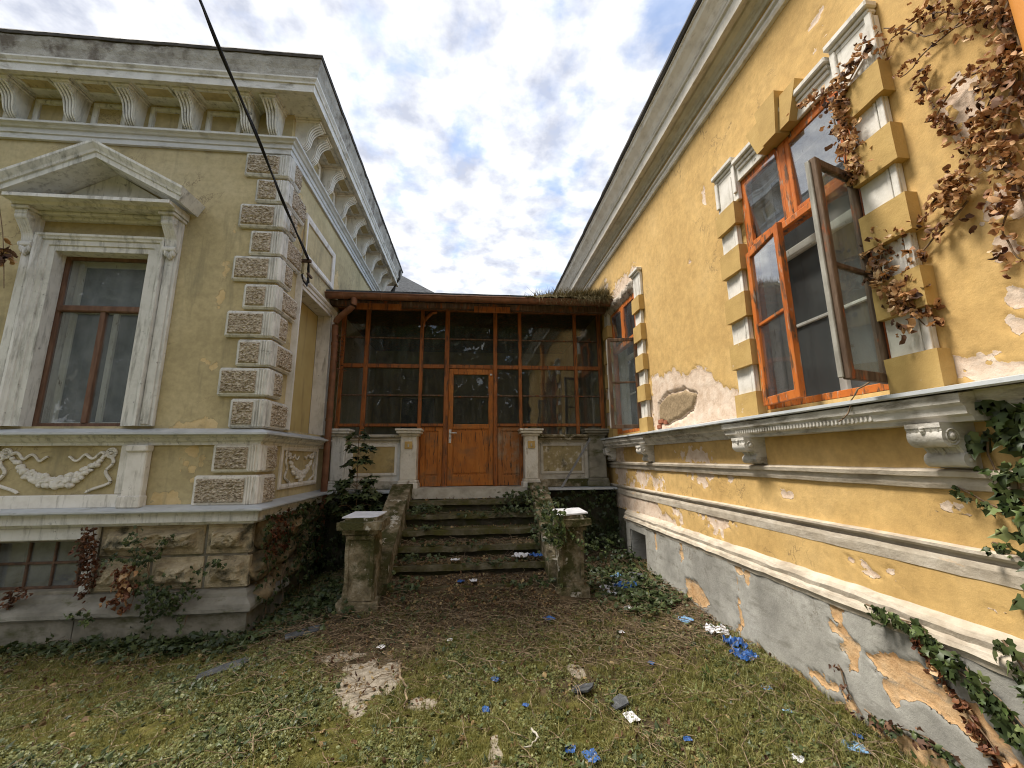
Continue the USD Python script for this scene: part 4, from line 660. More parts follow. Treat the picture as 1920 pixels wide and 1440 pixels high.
def rcourse(name, prof, m, a=13, c=-3, jit=0.003, step=0.08, x=2.4, caps=False, **k):
    b = B(); b.sweep(prof, [(x, a, 0), (x, c, 0)], UPZ, step=step, jit=jit, caps=caps); return put(RW, name, b, m, **k)
rcourse('string_course', [(0, 1.425), (0.018, 1.43), (0.024, 1.45), (0.024, 1.485), (0.045, 1.49), (0.05, 1.515), (0.03, 1.525), (0, 1.53)], m_corn, jit=0.005)
rcourse('string_course', [(-0.05, 1.02), (0.028, 1.02), (0.032, 1.075), (0.028, 1.10), (0.008, 1.105), (0.008, 1.122), (0.03, 1.125), (0.045, 1.14), (0.045, 1.155), (0.0, 1.162)], m_corn, jit=0.004)
rcourse('plinth_moulding', [(0, 0.65), (0.075, 0.65), (0.08, 0.675), (0.095, 0.69), (0.085, 0.715), (0.07, 0.73), (0.075, 0.76), (0.06, 0.785), (0.04, 0.80), (0.02, 0.815), (0.0, 0.82)], m_corn, a=6.25, jit=0.010, step=0.035)
FRP = Frame((2.33, 0, 0), (0, 1, 0), (-1, 0, 0))
cracks = [(5.22, .58, .02, .14), (4.56, .62, .025, .13), (3.56, .64, .05, .07), (3.46, .58, .04, .05), (3.61, .28, .025, .16), (2.58, .70, .035, .06), (2.62, .62, .02, .07), (2.75, .12, .14, .05)]
PC1 = [[(2.42, .43), (2.26, .49), (2.12, .52), (2.05, .47), (1.93, .45), (1.82, .40), (1.76, .32), (1.70, .20), (1.84, .24), (1.95, .29), (2.03, .33), (2.13, .33), (2.23, .32), (2.34, .37)], [(2.60, .53), (2.47, .47), (2.49, .31), (2.56, .29), (2.60, .39)], [(4.52, .29), (4.2, .29), (4.06, .16), (4.28, .06), (4.5, .12)]]
wall(RW, 'plinth_wall', FRP, np.concatenate([np.arange(-3, 1.3, 0.3), np.arange(1.3, 6.2, 0.016), [6.2]]), np.arange(-0.5, 0.67, 0.016), m_plinth, [(5.52, 6.05, -0.1, 0.56)], polys=PC1, blobs=cracks + [(3.0, .03, .5, .05), (2.2, .06, .3, .06), (2.3, .30, .04, .05)], seed=7, rough=0.05, depth=0.012, bulge=0.02, stain=lambda U, V: 0.45 * np.exp(-((V - .63) / .05) ** 2) * smooth01(3.4, 2.6, U) + 0.3 * smooth01(.12, -.05, V))
b = B(); b.bar(2.331, 2.7, 6.14, 6.2, -0.5, 0.66, WORLD); b.bar(2.34, 2.7, 5.48, 5.525, -.5, .57); b.bar(2.34, 2.7, 6.04, 6.10, -.5, .57); b.bar(2.34, 2.7, 5.5, 6.1, .555, .6); put(RW, 'cellar_opening_reveal', b, m_plinth)
for i, (u, z, s) in enumerate(((4.98, 2.045, 1), (4.86, 2.02, .7), (5.03, 1.985, .8))): put(RW, 'brick', jitter(B().bar(u - .07 * s, u + .06 * s, z - .025, z + .025, -.02, .004, FR, .008), .012), m_brick)
put(RW, 'cellar_room', B().bar(2.7, 2.75, 5.3, 6.3, -.5, .7), m_black)  # black slab painted in for the dark behind the cellar opening
put(RW, 'end_wall', B().bar(2.401, 2.6, 6.2, 13, -0.5, 0.82), m_base)

rcourse('sill_ledge', [(0, 1.945), (0, 1.925), (0.205, 1.885), (0.215, 1.893), (0.213, 1.912)], m_zinc, a=7.0, step=0.25, jit=0.006)
rcourse('sill_moulding', [(0, 1.755), (0.02, 1.755), (0.03, 1.785), (0.06, 1.80), (0.07, 1.83), (0.10, 1.845), (0.105, 1.893), (0, 1.91)], m_sill, a=7.0, jit=0.006)
for (a, c) in ((1.62, 3.42), (5.12, 6.95)):
    b = B(); b.sweep([(0.0, 1.752), (0.13, 1.752), (0.135, 1.775), (0.16, 1.785), (0.165, 1.82), (0.185, 1.835), (0.19, 1.878), (0, 1.90)], [(2.4, c, 0), (2.4, a, 0)], UPZ, step=0.08, jit=0.004, caps=True)
    s = put(RW, 'window_sill', b, m_sill)
    if a < 3:
        b = B()
        for k in range(44): b.bar(2.06 + k * 0.0275, 2.074 + k * 0.0275, 1.787, 1.818, 0.155, 0.171, FR, 0.003)
        put(s, 'fluting', b, m_sill)
for u in (1.80, 3.22, 5.30, 6.75):
    q = put(RW, 'console', console(FR, u, 1.752, 1.535, 0.185, 0.16, beads=True), m_sill, smooth=35)
# cornice
rcourse('cornice_astragal', [(0, 5.06), (0.03, 5.065), (0.045, 5.085), (0.045, 5.11), (0.03, 5.13), (0.055, 5.14), (0.055, 5.165), (0.02, 5.175), (0, 5.175)], m_eave, jit=0.004, step=0.15)
rcourse('cornice_frieze', [(0, 5.125), (0.012, 5.125), (0.012, 5.30), (0, 5.30)], m_ochre, jit=0.002, step=0.3)
rcourse('bed_moulding', [(0, 5.255), (0.03, 5.26), (0.045, 5.285), (0.06, 5.29), (0.075, 5.32), (0.12, 5.34), (0.13, 5.365), (0, 5.37)], m_eave, step=0.15)
rcourse('corona', [(0, 5.365), (0.18, 5.365), (0.185, 5.325), (0.21, 5.325), (0.215, 5.445), (0.235, 5.452), (0.24, 5.475), (0, 5.48)], m_eave, step=0.1, jit=0.004)
rcourse('crown_moulding', [(0, 5.475), (0.242, 5.478), (0.25, 5.51), (0.28, 5.545), (0.315, 5.575), (0.345, 5.60), (0.36, 5.64), (0.37, 5.645), (0.37, 5.665), (0, 5.67)], m_eave, step=0.1, jit=0.005)
rcourse('roof_edge', [(0, 5.668), (0.385, 5.668), (0.405, 5.69), (0.40, 5.725), (0, 5.73)], m_roofedge, step=0.12, jit=0.010)
put(RW, 'roof', B().bar(2.05, 9, -3, 13, 5.70, 5.74), m_slate)
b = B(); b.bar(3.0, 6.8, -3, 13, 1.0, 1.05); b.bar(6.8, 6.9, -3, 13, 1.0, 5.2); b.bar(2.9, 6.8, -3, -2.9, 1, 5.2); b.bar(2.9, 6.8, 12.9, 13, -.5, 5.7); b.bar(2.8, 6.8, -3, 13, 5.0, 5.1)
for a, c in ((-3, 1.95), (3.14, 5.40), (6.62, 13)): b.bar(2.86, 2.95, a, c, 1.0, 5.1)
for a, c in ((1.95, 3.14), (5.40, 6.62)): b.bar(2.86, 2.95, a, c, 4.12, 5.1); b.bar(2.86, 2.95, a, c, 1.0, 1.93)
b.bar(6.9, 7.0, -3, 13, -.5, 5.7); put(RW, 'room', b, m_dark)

def leaf(parent, hinge, ang, w, v0, v1, m, name='casement_leaf', bars=(0.5,), th=0.045, st=0.055, edge=None, label=None, gl=None):
    """a window leaf hung at a point, swung to a compass angle (radians, 0 = +y, pi/2 = +x)"""
    U = np.array([math.sin(ang), math.cos(ang), 0]); N = np.array([-math.cos(ang), math.sin(ang), 0]); fr = Frame((hinge[0], hinge[1], 0), U, N)
    b = B(); b.bar(0, st, v0, v1, -th / 2, th / 2, fr); b.bar(w - st, w, v0, v1, -th / 2, th / 2, fr); b.bar(st, w - st, v1 - st, v1, -th / 2 + .002, th / 2 - .002, fr); b.bar(st, w - st, v0, v0 + st * 1.15, -th / 2 + .002, th / 2 - .002, fr)
    q = put(parent, name, b, m, label=label)
    if edge: put(q, 'rebate_strip', B().bar(w - 0.004, w + 0.012, v0 + .01, v1 - .01, -th * 0.95, -th * 0.25, fr, 0.005), edge)
    zs = [v0 + st * 1.15] + [v0 + (v1 - v0) * t for t in bars] + [v1 - st]
    for t in bars: put(q, 'glazing_bar', B().bar(st, w - st, v0 + (v1 - v0) * t - 0.013, v0 + (v1 - v0) * t + 0.013, -th * 0.35, th * 0.35, fr), m)
    for a, c in zip(zs[:-1], zs[1:]): put(q, 'pane', B().bar(st - .005, w - st + .005, a, c, -0.0015, 0.0015, fr, 0.0003), gl or m_glass_r)
    return q
def rwindow(W, right_open, left_open, decayed=False):
    u0, u1, v0, v1 = W; mid = (u0 + u1) / 2 + 0.02; vt = 3.335
    # frame and upper lights
    b = B(); n1, n0 = 0.0, -0.07
    b.bar(u0, u0 + .05, v0, v1, n0, n1, FR); b.bar(u1 - .05, u1, v0, v1, n0, n1, FR); b.bar(u0 + .05, u1 - .05, v1 - .05, v1, n0, n1 - .002, FR); b.bar(u0 + .05, u1 - .05, v0, v0 + .05, n0, n1 - .002, FR)
    w = put(RW, 'window_frame', b, m_ored)
    put(w, 'transom', B().bar(u0 + .03, u1 - .03, vt - 0.01, vt + .06, n0, n1 + .02, FR, 0.012), m_ored); put(w, 'mullion', B().bar(mid - .03, mid + .03, vt + .05, v1 - .03, n0, n1 + .012, FR, 0.006), m_ored)
    for a, c in ((u0 + .05, mid - .03), (mid + .03, u1 - .05)):
        b = B(); z0, z1 = vt + .06, v1 - .05
        b.bar(a, a + .035, z0, z1, n1 - .03, n1 + .008, FR); b.bar(c - .035, c, z0, z1, n1 - .03, n1 + .008, FR); b.bar(a + .035, c - .035, z1 - .035, z1, n1 - .03, n1 + .006, FR); b.bar(a + .035, c - .035, z0, z0 + .035, n1 - .03, n1 + .006, FR)
        q = put(w, 'upper_light', b, m_ored); lean = .125 if a > mid - .1 else .035; cz = (z0 + z1) / 2; put(w, 'pane', B().bar(a + .03, c - .03, -(z1 - z0) / 2 + .02, (z1 - z0) / 2 - .02, -.0015, .0015, Frame(FR(0, cz, n1 - .014), FR.U, np.array([-math.cos(lean), 0, -math.sin(lean)]), np.array([-math.sin(lean), 0, math.cos(lean)])), 0.0004), m_glass_s)
    b = B(); b.bar(u0 - .25, u0 + .004, v0 - .05, v1 + .05, -0.55, n0, FR); b.bar(u1 - .004, u1 + .25, v0 - .05, v1 + .05, -.55, n0, FR); b.bar(u0 - .05, u1 + .05, v1 - .004, v1 + .12, -.55, n0, FR); b.bar(u0, u1, v0 - .08, v0 + .004, -.55, n0, FR)
    put(RW, 'window_reveal', b, m_whitewood)
    casement(RW, FR, u0 + .03, u1 - .03, v0, v1, -0.19, m_whitewood, m_glass_d, vt=3.20, mull=mid - .02, fw_=0.075, name='inner_window', hbars=(2.63,))
    put(RW, 'curtain', drape(u0 + .1, u1 - .1, 2.0, 4.0, -0.40), m_curtain, smooth=True)
    ha = 0.008
    leaf(RW, (2.405 - .03, u0 + .03), right_open, 0.42, v0 + .03, vt - .005, m_oldwood, th=.038, st=.048, edge=m_greystrip, label='open casement leaf swung out from the wall')
    if left_open is not None: leaf(RW, (2.405 - .03, u1 - .03), left_open, 0.50, v0 + .03, vt - .005, m_ored, gl=m_glass_s)
    # rusticated jambs
    for (a, c) in ((u0 - .27, u0 - .005), (u1 + .005, u1 + .28)):
        put(RW, 'jamb_strip', B().bar(a + .04, c, 1.93, v1 + .10, 0, .035, FR, 0.006).bar(a + .04, a + .075, 1.93, v1 + .10, .035, .048, FR, .006).bar(a + .085, a + .10, 1.93, v1 + .10, .035, .042, FR, .004), m_white)
        for z0, z1 in ((1.93, 2.13), (2.36, 2.58), (2.79, 3.01), (3.22, 3.45), (3.66, 3.87)):
            put(RW, 'jamb_block', stone_box(2.322, 2.405, a, c, z0, z1, int(a * 100 + z0 * 10), .0055, .022), m_ochre, smooth=35)
    # head
    if not decayed:
        b = B(); b.bar(u0 - .005, u1 + .005, v1 + .002, 4.20, 0, .028, FR)
        for a, c, z in ((u0 - .27, u0 + .03, 4.30), (u0 + .03, u1 - .03, 4.24), (u1 - .03, u1 + .28, 4.30)):
            b.bar(a, c, z - .045, z, 0, .085, FR, .008); b.bar(a + .012, c - .012, z - .075, z - .046, 0, .06, FR, .008); b.bar(a + .02, c - .02, z - .11, z - .076, 0, .045, FR, .006)
        for a, c in ((u0 - .265, u0 + .02), (u1 - .02, u1 + .275)): b.bar(a, c, 3.88, 4.20, 0, .04, FR, .006); b.bar(a, a + .04, 3.95, 4.22, .04, .058, FR, .005); b.bar(c - .04, c, 3.95, 4.22, .04, .058, FR, .005)
        put(RW, 'window_head', b, m_white)
        c = (u0 + u1) / 2
        put(RW, 'keystone', B().poly([(c - .07, v1 - .02), (c + .07, v1 - .02), (c + .11, 4.37), (c - .11, 4.37)], 0, .12, FR, 'uv'), m_ochre)
        for sx in (-1, 1): put(RW, 'voussoir', B().poly([(c + sx * .078, v1 - .005), (c + sx * .17, v1 - .005), (c + sx * .27, 4.31), (c + sx * .118, 4.31)], 0, .09, FR, 'uv'), m_ochre)
    else:
        b = B(); b.bar(u0 - .27, u0 + .02, 4.255, 4.30, 0, .085, FR, .008); b.bar(u0 - .25, u0 - .0, 4.22, 4.254, 0, .06, FR, .008); b.bar(u0 - .265, u0 - .03, 3.88, 4.22, 0, .04, FR, .006); put(RW, 'window_head', b, m_white)
        put(RW, 'broken_lintel', rockface(FR, u0 - .02, u1 + .25, v1 + .005, 4.27, 0.0, 0.10, 77, 0.03), mat('broken_plaster', [(0.25, (0.20, 0.16, 0.12)), (0.5, (0.42, 0.36, 0.29)), (0.75, (0.56, 0.50, 0.43))], 9, bump=(40, 0.8, 0.02), second=((0.10, 0.08, 0.06), 7, 0.56, 0.64, V1)), smooth=30)
def jitter(b, a):
    for i, v in enumerate(b.v):
        b.v[i] = v + a * (np.stack([meshkit.noise(v * 7 + 13 * k, k) for k in range(3)], -1) - 0.5) * 2
    return b
def drape(u0, u1, v0, v1, n):
    U, V, f = grid(FR, np.linspace(u0, u1, 60), np.linspace(v0, v1, 8)); return FR(U, V, n + 0.03 * np.sin(U * 55 + 0.6 * np.sin(V * 2)) * (0.7 + .3 * np.sin(U * 13))), f
m_curtain = mat('grey_net_curtain', [(0.3, (0.22, 0.23, 0.23)), (0.7, (0.34, 0.35, 0.35))], 3, stretch=(1, 6, 0.4), bump=(60, 0.2, 0.004))
rwindow(W1, math.atan2(-0.43, -0.14), math.atan2(-0.10, -0.48))
rwindow(W2, math.atan2(-0.47, 0.12), None, decayed=True)

# ================================================================== PORCH
PO = thing('glazed_porch', 'orange timber glazed porch with door between the two villa wings', 'porch', (0, 7.5, 0))
XS = [(-2.30, -2.23), (-1.89, -1.82), (-0.945, -0.885), (-0.51, -0.43), (0.35, 0.42), (0.80, 0.86), (1.82, 1.88), (2.27, 2.34)]
ZB, ZR, ZT, ZTT = 2.14, 2.19, 3.16, 3.23
for i, (a, c) in enumerate(XS):
    bot = 1.14 if 2 <= i <= 5 else 2.0
    put(PO, 'post', B().bar(a, c, bot, 4.26, -0.055, 0.02, FP, 0.006), m_orange if i < 5 else m_orange)
for i in range(7):
    a, c = XS[i][1], XS[i + 1][0]
    rows = [(ZR, 2.67), (2.69, ZT), (ZTT, 3.69), (3.71, 4.22)]
    if i == 3: rows = rows[2:]
    if i != 3: put(PO, 'bottom_rail', B().bar(a, c, ZB, ZR, -0.05, 0.028, FP, .006), m_orange); put(PO, 'glazing_bar', B().bar(a, c, 2.668, 2.692, -.035, 0.005, FP), m_oldwood)
    put(PO, 'transom', B().bar(a, c, ZT, ZTT, -0.05, 0.012, FP, .006), m_orange); put(PO, 'glazing_bar', B().bar(a, c, 3.688, 3.712, -.035, 0.005, FP), m_oldwood)
    for z0, z1 in rows:
        r = rng.uniform(-0.004, 0.004, 2); put(PO, 'pane', tilt(B().bar(a - .008, c + .008, z0 - .005, z1 + .005, -0.018, -0.015, FP, .0005), r) if False else B().bar(a - .008, c + .008, z0 - .005, z1 + .005, -0.018, -0.015, FP, .0005), m_glass)
    if i in (0, 1, 5, 6): put(PO, 'pane', B().bar(a - .006, c + .006, 2.0, ZB + .003, -0.018, -0.015, FP, .0005), m_glass)
put(PO, 'top_plate', B().bar(-2.38, 2.38, 4.22, 4.32, -0.08, 0.03, FP), m_orange)
# door with side panels
D0, D1 = XS[3][1], XS[4][0]
def panelled(name, u0, u1, v0, v1, n, parent, label=None, st=0.075, m_=None):
    m_ = m_ or m_door
    b = B(); b.bar(u0, u0 + st, v0, v1, n - .04, n, FP, .005); b.bar(u1 - st, u1, v0, v1, n - .04, n, FP, .005); b.bar(u0 + st, u1 - st, v1 - .07, v1, n - .04, n - .0015, FP, .005); b.bar(u0 + st, u1 - st, v0, v0 + .17, n - .04, n - .0015, FP, .005)
    q = put(parent, name, b, m_, label=label); put(q, 'panel', B().bar(u0 + st - .005, u1 - st + .005, v0 + .16, v1 - .06, n - .03, n - .018, FP, .002).bar(u0 + st + .02, u1 - st - .02, v0 + .195, v1 - .095, n - .02, n - .008, FP, .008), m_); return q
b = B(); st = .085; n = 0.0
b.bar(D0 + .004, D0 + st, 1.15, 3.155, -.045, n, FP, .005); b.bar(D1 - st, D1 - .004, 1.15, 3.155, -.045, n, FP, .005); b.bar(D0 + st, D1 - st, 3.055, 3.155, -.045, n - .0015, FP, .005); b.bar(D0 + st, D1 - st, 2.10, 2.185, -.045, n - .0015, FP, .005); b.bar(D0 + st, D1 - st, 1.15, 1.33, -.045, n - .0015, FP, .005)
dr = put(PO, 'door', b, m_door); put(dr, 'panel', B().bar(D0 + st - .005, D1 - st + .005, 1.32, 2.11, -.032, -.02, FP, .002).bar(D0 + st + .025, D1 - st - .025, 1.36, 2.07, -.022, -.008, FP, .008), m_door)
put(dr, 'glazing_bar', B().bar(D0 + st, D1 - st, 2.65, 2.672, -.035, -.002, FP), m_oldwood)
for z0, z1 in ((2.18, 2.652), (2.67, 3.06)): put(dr, 'pane', B().bar(D0 + st - .006, D1 - st + .006, z0, z1, -.022, -.019, FP, .0005), m_glass)
b = B(); b.bar(D0 + .022, D0 + .062, 1.86, 2.09, 0, .009, FP, .004); b.tube(FP([D0 + .042, D0 + .042, D0 + .045, D0 + .10, D0 + .155], [2.03] * 5, [0.005, .045, .052, .052, .048]), .010, 8)
h = put(dr, 'door_handle', b, m_handle); put(h, 'keyhole', B().bar(D0 + .036, D0 + .048, 1.93, 1.955, .0091, .011, FP, .001), m_black)
put(dr, 'hinge', B().bar(D1 - .06, D1 - .02, 3.04, 3.07, 0, .02, FP), m_handle)
panelled('side_door_panel', XS[2][1] + .003, XS[3][0] - .003, 1.145, 2.135, 0.0, PO); panelled('side_door_panel', XS[4][1] + .003, XS[5][1] + .10, 1.145, 2.135, 0.0, PO, m_=m_doorworn, label= 'wood panel right of the door, its foot bleached and worn')
put(PO, 'loose_trim_strip', B().tube([(-0.90, 6.90, 3.83), (-0.88, 6.88, 3.93), (-0.83, 6.88, 4.04), (-0.74, 6.9, 4.14), (-0.66, 6.93, 4.17)], [0.018, .03, .03, .03, .022], 4), m_orange, label='broken trim strip hanging loose under the eave')
# eaves, gutter, roof
b = B(); b.bar(-2.38, 2.38, 6.62, 6.72, 4.13, 4.23); put(PO, 'eave_beam', b, m_oldwood)
for a, c in ((-1.95, -1.22), (0.0, 0.62)): put(PO, 'eave_board', B().bar(a, c, 6.58, 6.61, 4.06, 4.17, WORLD, .004), m_orange)
for x in np.linspace(-2.2, 2.2, 9): put(PO, 'rafter', B().bar(x - .04, x + .04, 6.47, 10, 4.24, 4.31, WORLD, .004), m_oldwood)
an = np.linspace(0, math.pi, 13); R_ = 0.075
pr = [(R_ * math.cos(t), -R_ * math.sin(t)) for t in an] + [((R_ - .006) * math.cos(t), -(R_ - .006) * math.sin(t)) for t in an[::-1]]
b = B(); b.sweep([(p[0], p[1]) for p in pr], [(-2.38, 6.40, 4.235), (2.38, 6.40, 4.235)], UPZ, step=0.1, jit=0.004, caps=True); b.tube([(x, 6.40 - R_, 4.238) for x in np.linspace(-2.38, 2.38, 12)], 0.011, 6)
g = put(PO, 'gutter', b, m_copper)
for x in np.linspace(-2.1, 2.1, 8): put(g, 'gutter_bracket', B().tube([(x, 6.40 + R_ * 1.06 * math.cos(t), 4.235 - R_ * 1.06 * math.sin(t)) for t in an[::-1]], .007, 5), m_copper)
b = B(); U, V, f = grid(WORLD, np.linspace(-2.4, 2.4, 50), np.linspace(6.43, 10.1, 30)); b.add(np.stack([U, V, 4.325 + (V - 6.43) * 0.10 + 0.012 * (meshkit.fbm(np.stack([U * 3, V * 3, U * 0], -1), 3) - .5)], -1), f); b.bar(-2.4, 2.4, 6.43, 6.46, 4.285, 4.327, WORLD, .004)
put(PO, 'roof', b, m_slate)
# inside
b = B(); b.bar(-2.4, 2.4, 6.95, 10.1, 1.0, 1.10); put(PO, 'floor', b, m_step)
b = B(); b.bar(-2.4, -1.75, 9.9, 10, 1.1, 4.7); b.bar(-0.95, 2.4, 9.9, 10, 1.1, 4.7); b.bar(-1.75, -0.95, 9.9, 10, 3.05, 4.7); put(PO, 'back_wall', b, m_inwall); put(PO, 'back_doorway', B().bar(-1.8, -.9, 10.3, 10.35, 1.1, 3.1), m_black)  # black sheet behind the doorway replaces the darkness beyond it
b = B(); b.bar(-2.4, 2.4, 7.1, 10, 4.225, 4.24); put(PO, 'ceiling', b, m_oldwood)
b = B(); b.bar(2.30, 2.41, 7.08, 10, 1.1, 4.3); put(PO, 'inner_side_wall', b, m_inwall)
b = B(); b.bar(1.52, 1.62, 9.0, 9.06, 1.1, 3.3); b.bar(1.60, 1.66, 9.0, 9.05, 1.1, 3.1); b.bar(1.25, 1.30, 9.1, 9.15, 1.1, 3.0); put(PO, 'inner_post', b, m_oldwood)
# parapet and pillars
for a, c, side in ((-2.03, -1.17, 0), (1.09, 1.95, 1)):
    mw = m_mossy if side else m_thresh
    b = B(); b.bar(a - .02, c + .02, 6.86, 7.02, 1.12, 1.90); q = put(PO, 'parapet', b, m_white if not side else m_thresh)
    put(q, 'parapet_panel', B().bar(a + .08, c - .08, 6.852, 6.862, 1.36, 1.82, WORLD, .003), mat('parapet_ochre', [(0.3, (0.34, 0.25, 0.10)), (0.7, (0.44, 0.34, 0.16))], 5, second=((0.20, 0.16, 0.09), 4, .5, .7, V1)) if not side else mat('stained_parapet_ochre', [(0.3, (0.22, 0.17, 0.08)), (0.7, (0.36, 0.29, 0.15))], 7, second=((0.50, 0.44, 0.34), 8, .54, .64, V1), third=((0.05, 0.045, 0.03), 3, .52, .7, (2, 2, 1))))
    b = B(); FQ = Frame((0, 6.86, 0), (1, 0, 0), (0, -1, 0)); sg = 1 if np.dot(np.cross(FQ.V, FQ.N), -FQ.U) > 0 else -1
    b.sweep([(-.02, 0), (-.02, .018), (0.02, .018), (.03, 0)], [FQ(a + .08, 1.36), FQ(a + .08, 1.82), FQ(c - .08, 1.82), FQ(c - .08, 1.36)], FQ.N, sign=sg, closed=True); put(q, 'panel_frame', b, m_white if not side else m_thresh)
    b = B(); b.bar(a - .02, c + .02, 6.80, 7.02, 1.90, 1.945, WORLD, .01); b.bar(a - .02, c + .02, 6.76, 7.04, 1.947, 1.995, WORLD, .012); put(q, 'coping', b, mw)
    put(q, 'base_moulding', B().bar(a - .02, c + .02, 6.83, 7.0, 1.12, 1.25, WORLD, .012), mw)
def pilaster(x0, x1, front, m, full=True, emblem=False):
    c = (x0 + x1) / 2; w = (x1 - x0) / 2; b = B()
    b.bar(x0, x1, front, 7.0, 1.26, 2.0, WORLD, .012); b.bar(x0 - .035, x1 + .035, front - .035, 7.0, 1.12, 1.22, WORLD, .015); b.bar(x0 - .02, x1 + .02, front - .02, 7.0, 1.22, 1.262, WORLD, .012)
    b.bar(x0 - .03, x1 + .03, front - .03, 7.0, 1.97, 2.012, WORLD, .012); b.bar(x0 - .07, x1 + .07, front - .07, 7.0, 2.01, 2.05, WORLD, .016); b.bar(x0 - .085, x1 + .085, front - .085, 7.0, 2.05, 2.085, WORLD, .008)
    q = put(PO, 'pillar', jitter(b, .006), m)
    if emblem: b = B(); b.bar(c - .06, c + .06, front - .012, front + .01, 1.76, 1.88, WORLD, .004); put(q, 'small_square_tile', b, m_ochre); put(q, 'tile_stud', B().bar(c - .012, c + .012, front - .022, front - .011, 1.79, 1.84, WORLD, .004), m_thresh)
m_pil = mat('peeling_white_pillar', [(0.25, (0.42, 0.38, 0.31)), (0.5, (0.60, 0.56, 0.48)), (0.8, (0.68, 0.65, 0.58))], 6, bump=(30, .6, .012), second=((0.24, 0.19, 0.12), 4, .55, .68, (2, 2, .8)), third=((0.08, 0.075, 0.045), 7, .64, .70, V1))
pilaster(-1.17, -0.91, 6.75, m_pil, emblem=True); pilaster(0.86, 1.09, 6.75, m_pil, emblem=True); pilaster(-2.27, -2.05, 6.80, m_greyw); pilaster(1.97, 2.27, 6.80, m_base)
b = B(); b.bar(-2.35, -1.22, 6.60, 7.0, 1.075, 1.115, WORLD, .004); put(PO, 'ledge', b, m_zinc); b = B(); b.bar(1.10, 2.36, 6.58, 7.0, 1.085, 1.118, WORLD, .004); put(PO, 'ledge', b, m_zinc)
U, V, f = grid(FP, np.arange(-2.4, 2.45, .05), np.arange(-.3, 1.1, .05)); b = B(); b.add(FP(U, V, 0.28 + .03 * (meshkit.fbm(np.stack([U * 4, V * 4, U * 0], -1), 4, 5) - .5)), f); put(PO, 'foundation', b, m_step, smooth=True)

# ================================================================== STAIRS AND PILLARS
STR = thing('stone_staircase', 'mossy stone steps leading up to the orange door', 'staircase', (0, 5.8, 0.0))
NOSE = [(6.40, 0.972), (6.12, 0.81), (5.83, 0.64), (5.54, 0.485), (5.25, 0.33), (4.96, 0.17)]
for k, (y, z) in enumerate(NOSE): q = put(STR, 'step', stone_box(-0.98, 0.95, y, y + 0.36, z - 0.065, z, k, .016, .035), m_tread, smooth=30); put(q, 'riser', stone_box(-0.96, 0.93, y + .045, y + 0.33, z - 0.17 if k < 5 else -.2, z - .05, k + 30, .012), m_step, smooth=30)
put(STR, 'step_core', B().bar(-.95, .92, 6.7, 7.0, -.2, 0.95).bar(-.95, .92, 5.3, 6.75, -.2, .2).bar(-.95, .92, 5.9, 6.75, .2, .5), m_step)
put(STR, 'threshold', stone_box(-1.0, 0.88, 6.62, 7.03, 0.98, 1.14, 9, .008), m_thresh, smooth=30)
def cheek(x0, x1, seed, m):
    pts = [(6.85, -.2), (6.85, 1.2), (6.55, 1.22), (4.95, 0.42), (4.9, -.2)]; mm = trimesh.creation.extrude_polygon(Polygon(pts), x1 - x0, engine='earcut').subdivide_to_size(.09, max_iter=12); mm.merge_vertices()
    v = mm.vertices[:, [2, 0, 1]] + np.array([x0, 0, 0]); d = np.stack([meshkit.fbm(v * 5 + 17 * k + seed, 4, k) for k in range(3)], -1) - .5; return v + .03 * d, mm.faces
put(STR, 'cheek_wall', cheek(-1.23, -.94, 3, m_mossy), m_mossy, smooth=30); put(STR, 'cheek_wall', cheek(.90, 1.17, 4, m_mossy), m_mossy, smooth=30)
def gate_pillar(x0, x1, y0, ztop, label, seed, lean):
    w = x1 - x0; p = thing('stair_pillar', label, 'pillar', ((x0 + x1) / 2, y0 + w / 2, 0)); g = float(gz((x0 + x1) / 2, y0)) - .1
    sh = lambda vf: ((vf[0] + np.stack([(vf[0][:, 2]) * lean, 0 * vf[0][:, 2], 0 * vf[0][:, 2]], -1)), vf[1])
    put(p, 'shaft', sh(stone_box(x0, x1, y0, y0 + w, g, ztop - .14, seed, .028, .022)), m_mossy, smooth=30)
    put(p, 'foot', sh(stone_box(x0 - .045, x1 + .045, y0 - .045, y0 + w + .045, g, g + .19, seed + 1, .04, .025)), m_mossy, smooth=30)
    b = B()
    for a0, a1, c0, c1 in ((x0 + .01, x0 + .045, g + .2, ztop - .16), (x1 - .045, x1 - .01, g + .2, ztop - .16), (x0 + .045, x1 - .045, ztop - .20, ztop - .16), (x0 + .045, x1 - .045, g + .2, g + .24)): b.add(*stone_box(a0, a1, y0 - .018, y0 + .02, c0, c1, seed + 2, .010, .03))
    put(p, 'panel_border', sh(b.mesh()), m_mossy, smooth=30)
    b = B(); b.add(*stone_box(x0 - .03, x1 + .03, y0 - .03, y0 + w + .03, ztop - .15, ztop - .09, seed + 3, .012, .03)); b.add(*stone_box(x0 - .075, x1 + .075, y0 - .075, y0 + w + .075, ztop - .095, ztop - .02, seed + 4, .02, .03)); b.add(*stone_box(x0 - .01, x1 + .01, y0 - .01, y0 + w + .01, ztop - .03, ztop + .02, seed + 5, .012, .03))
    put(p, 'cap', sh(b.mesh()), m_mossy, smooth=30); return p
gate_pillar(-1.34, -1.03, 4.70, 0.955, 'mossy stone pillar left of the stairs, panelled face crumbling', 20, -.01)
gate_pillar(0.99, 1.29, 4.85, 0.92, 'mossy brown stone pillar right of the stairs with ivy on top', 31, .012)
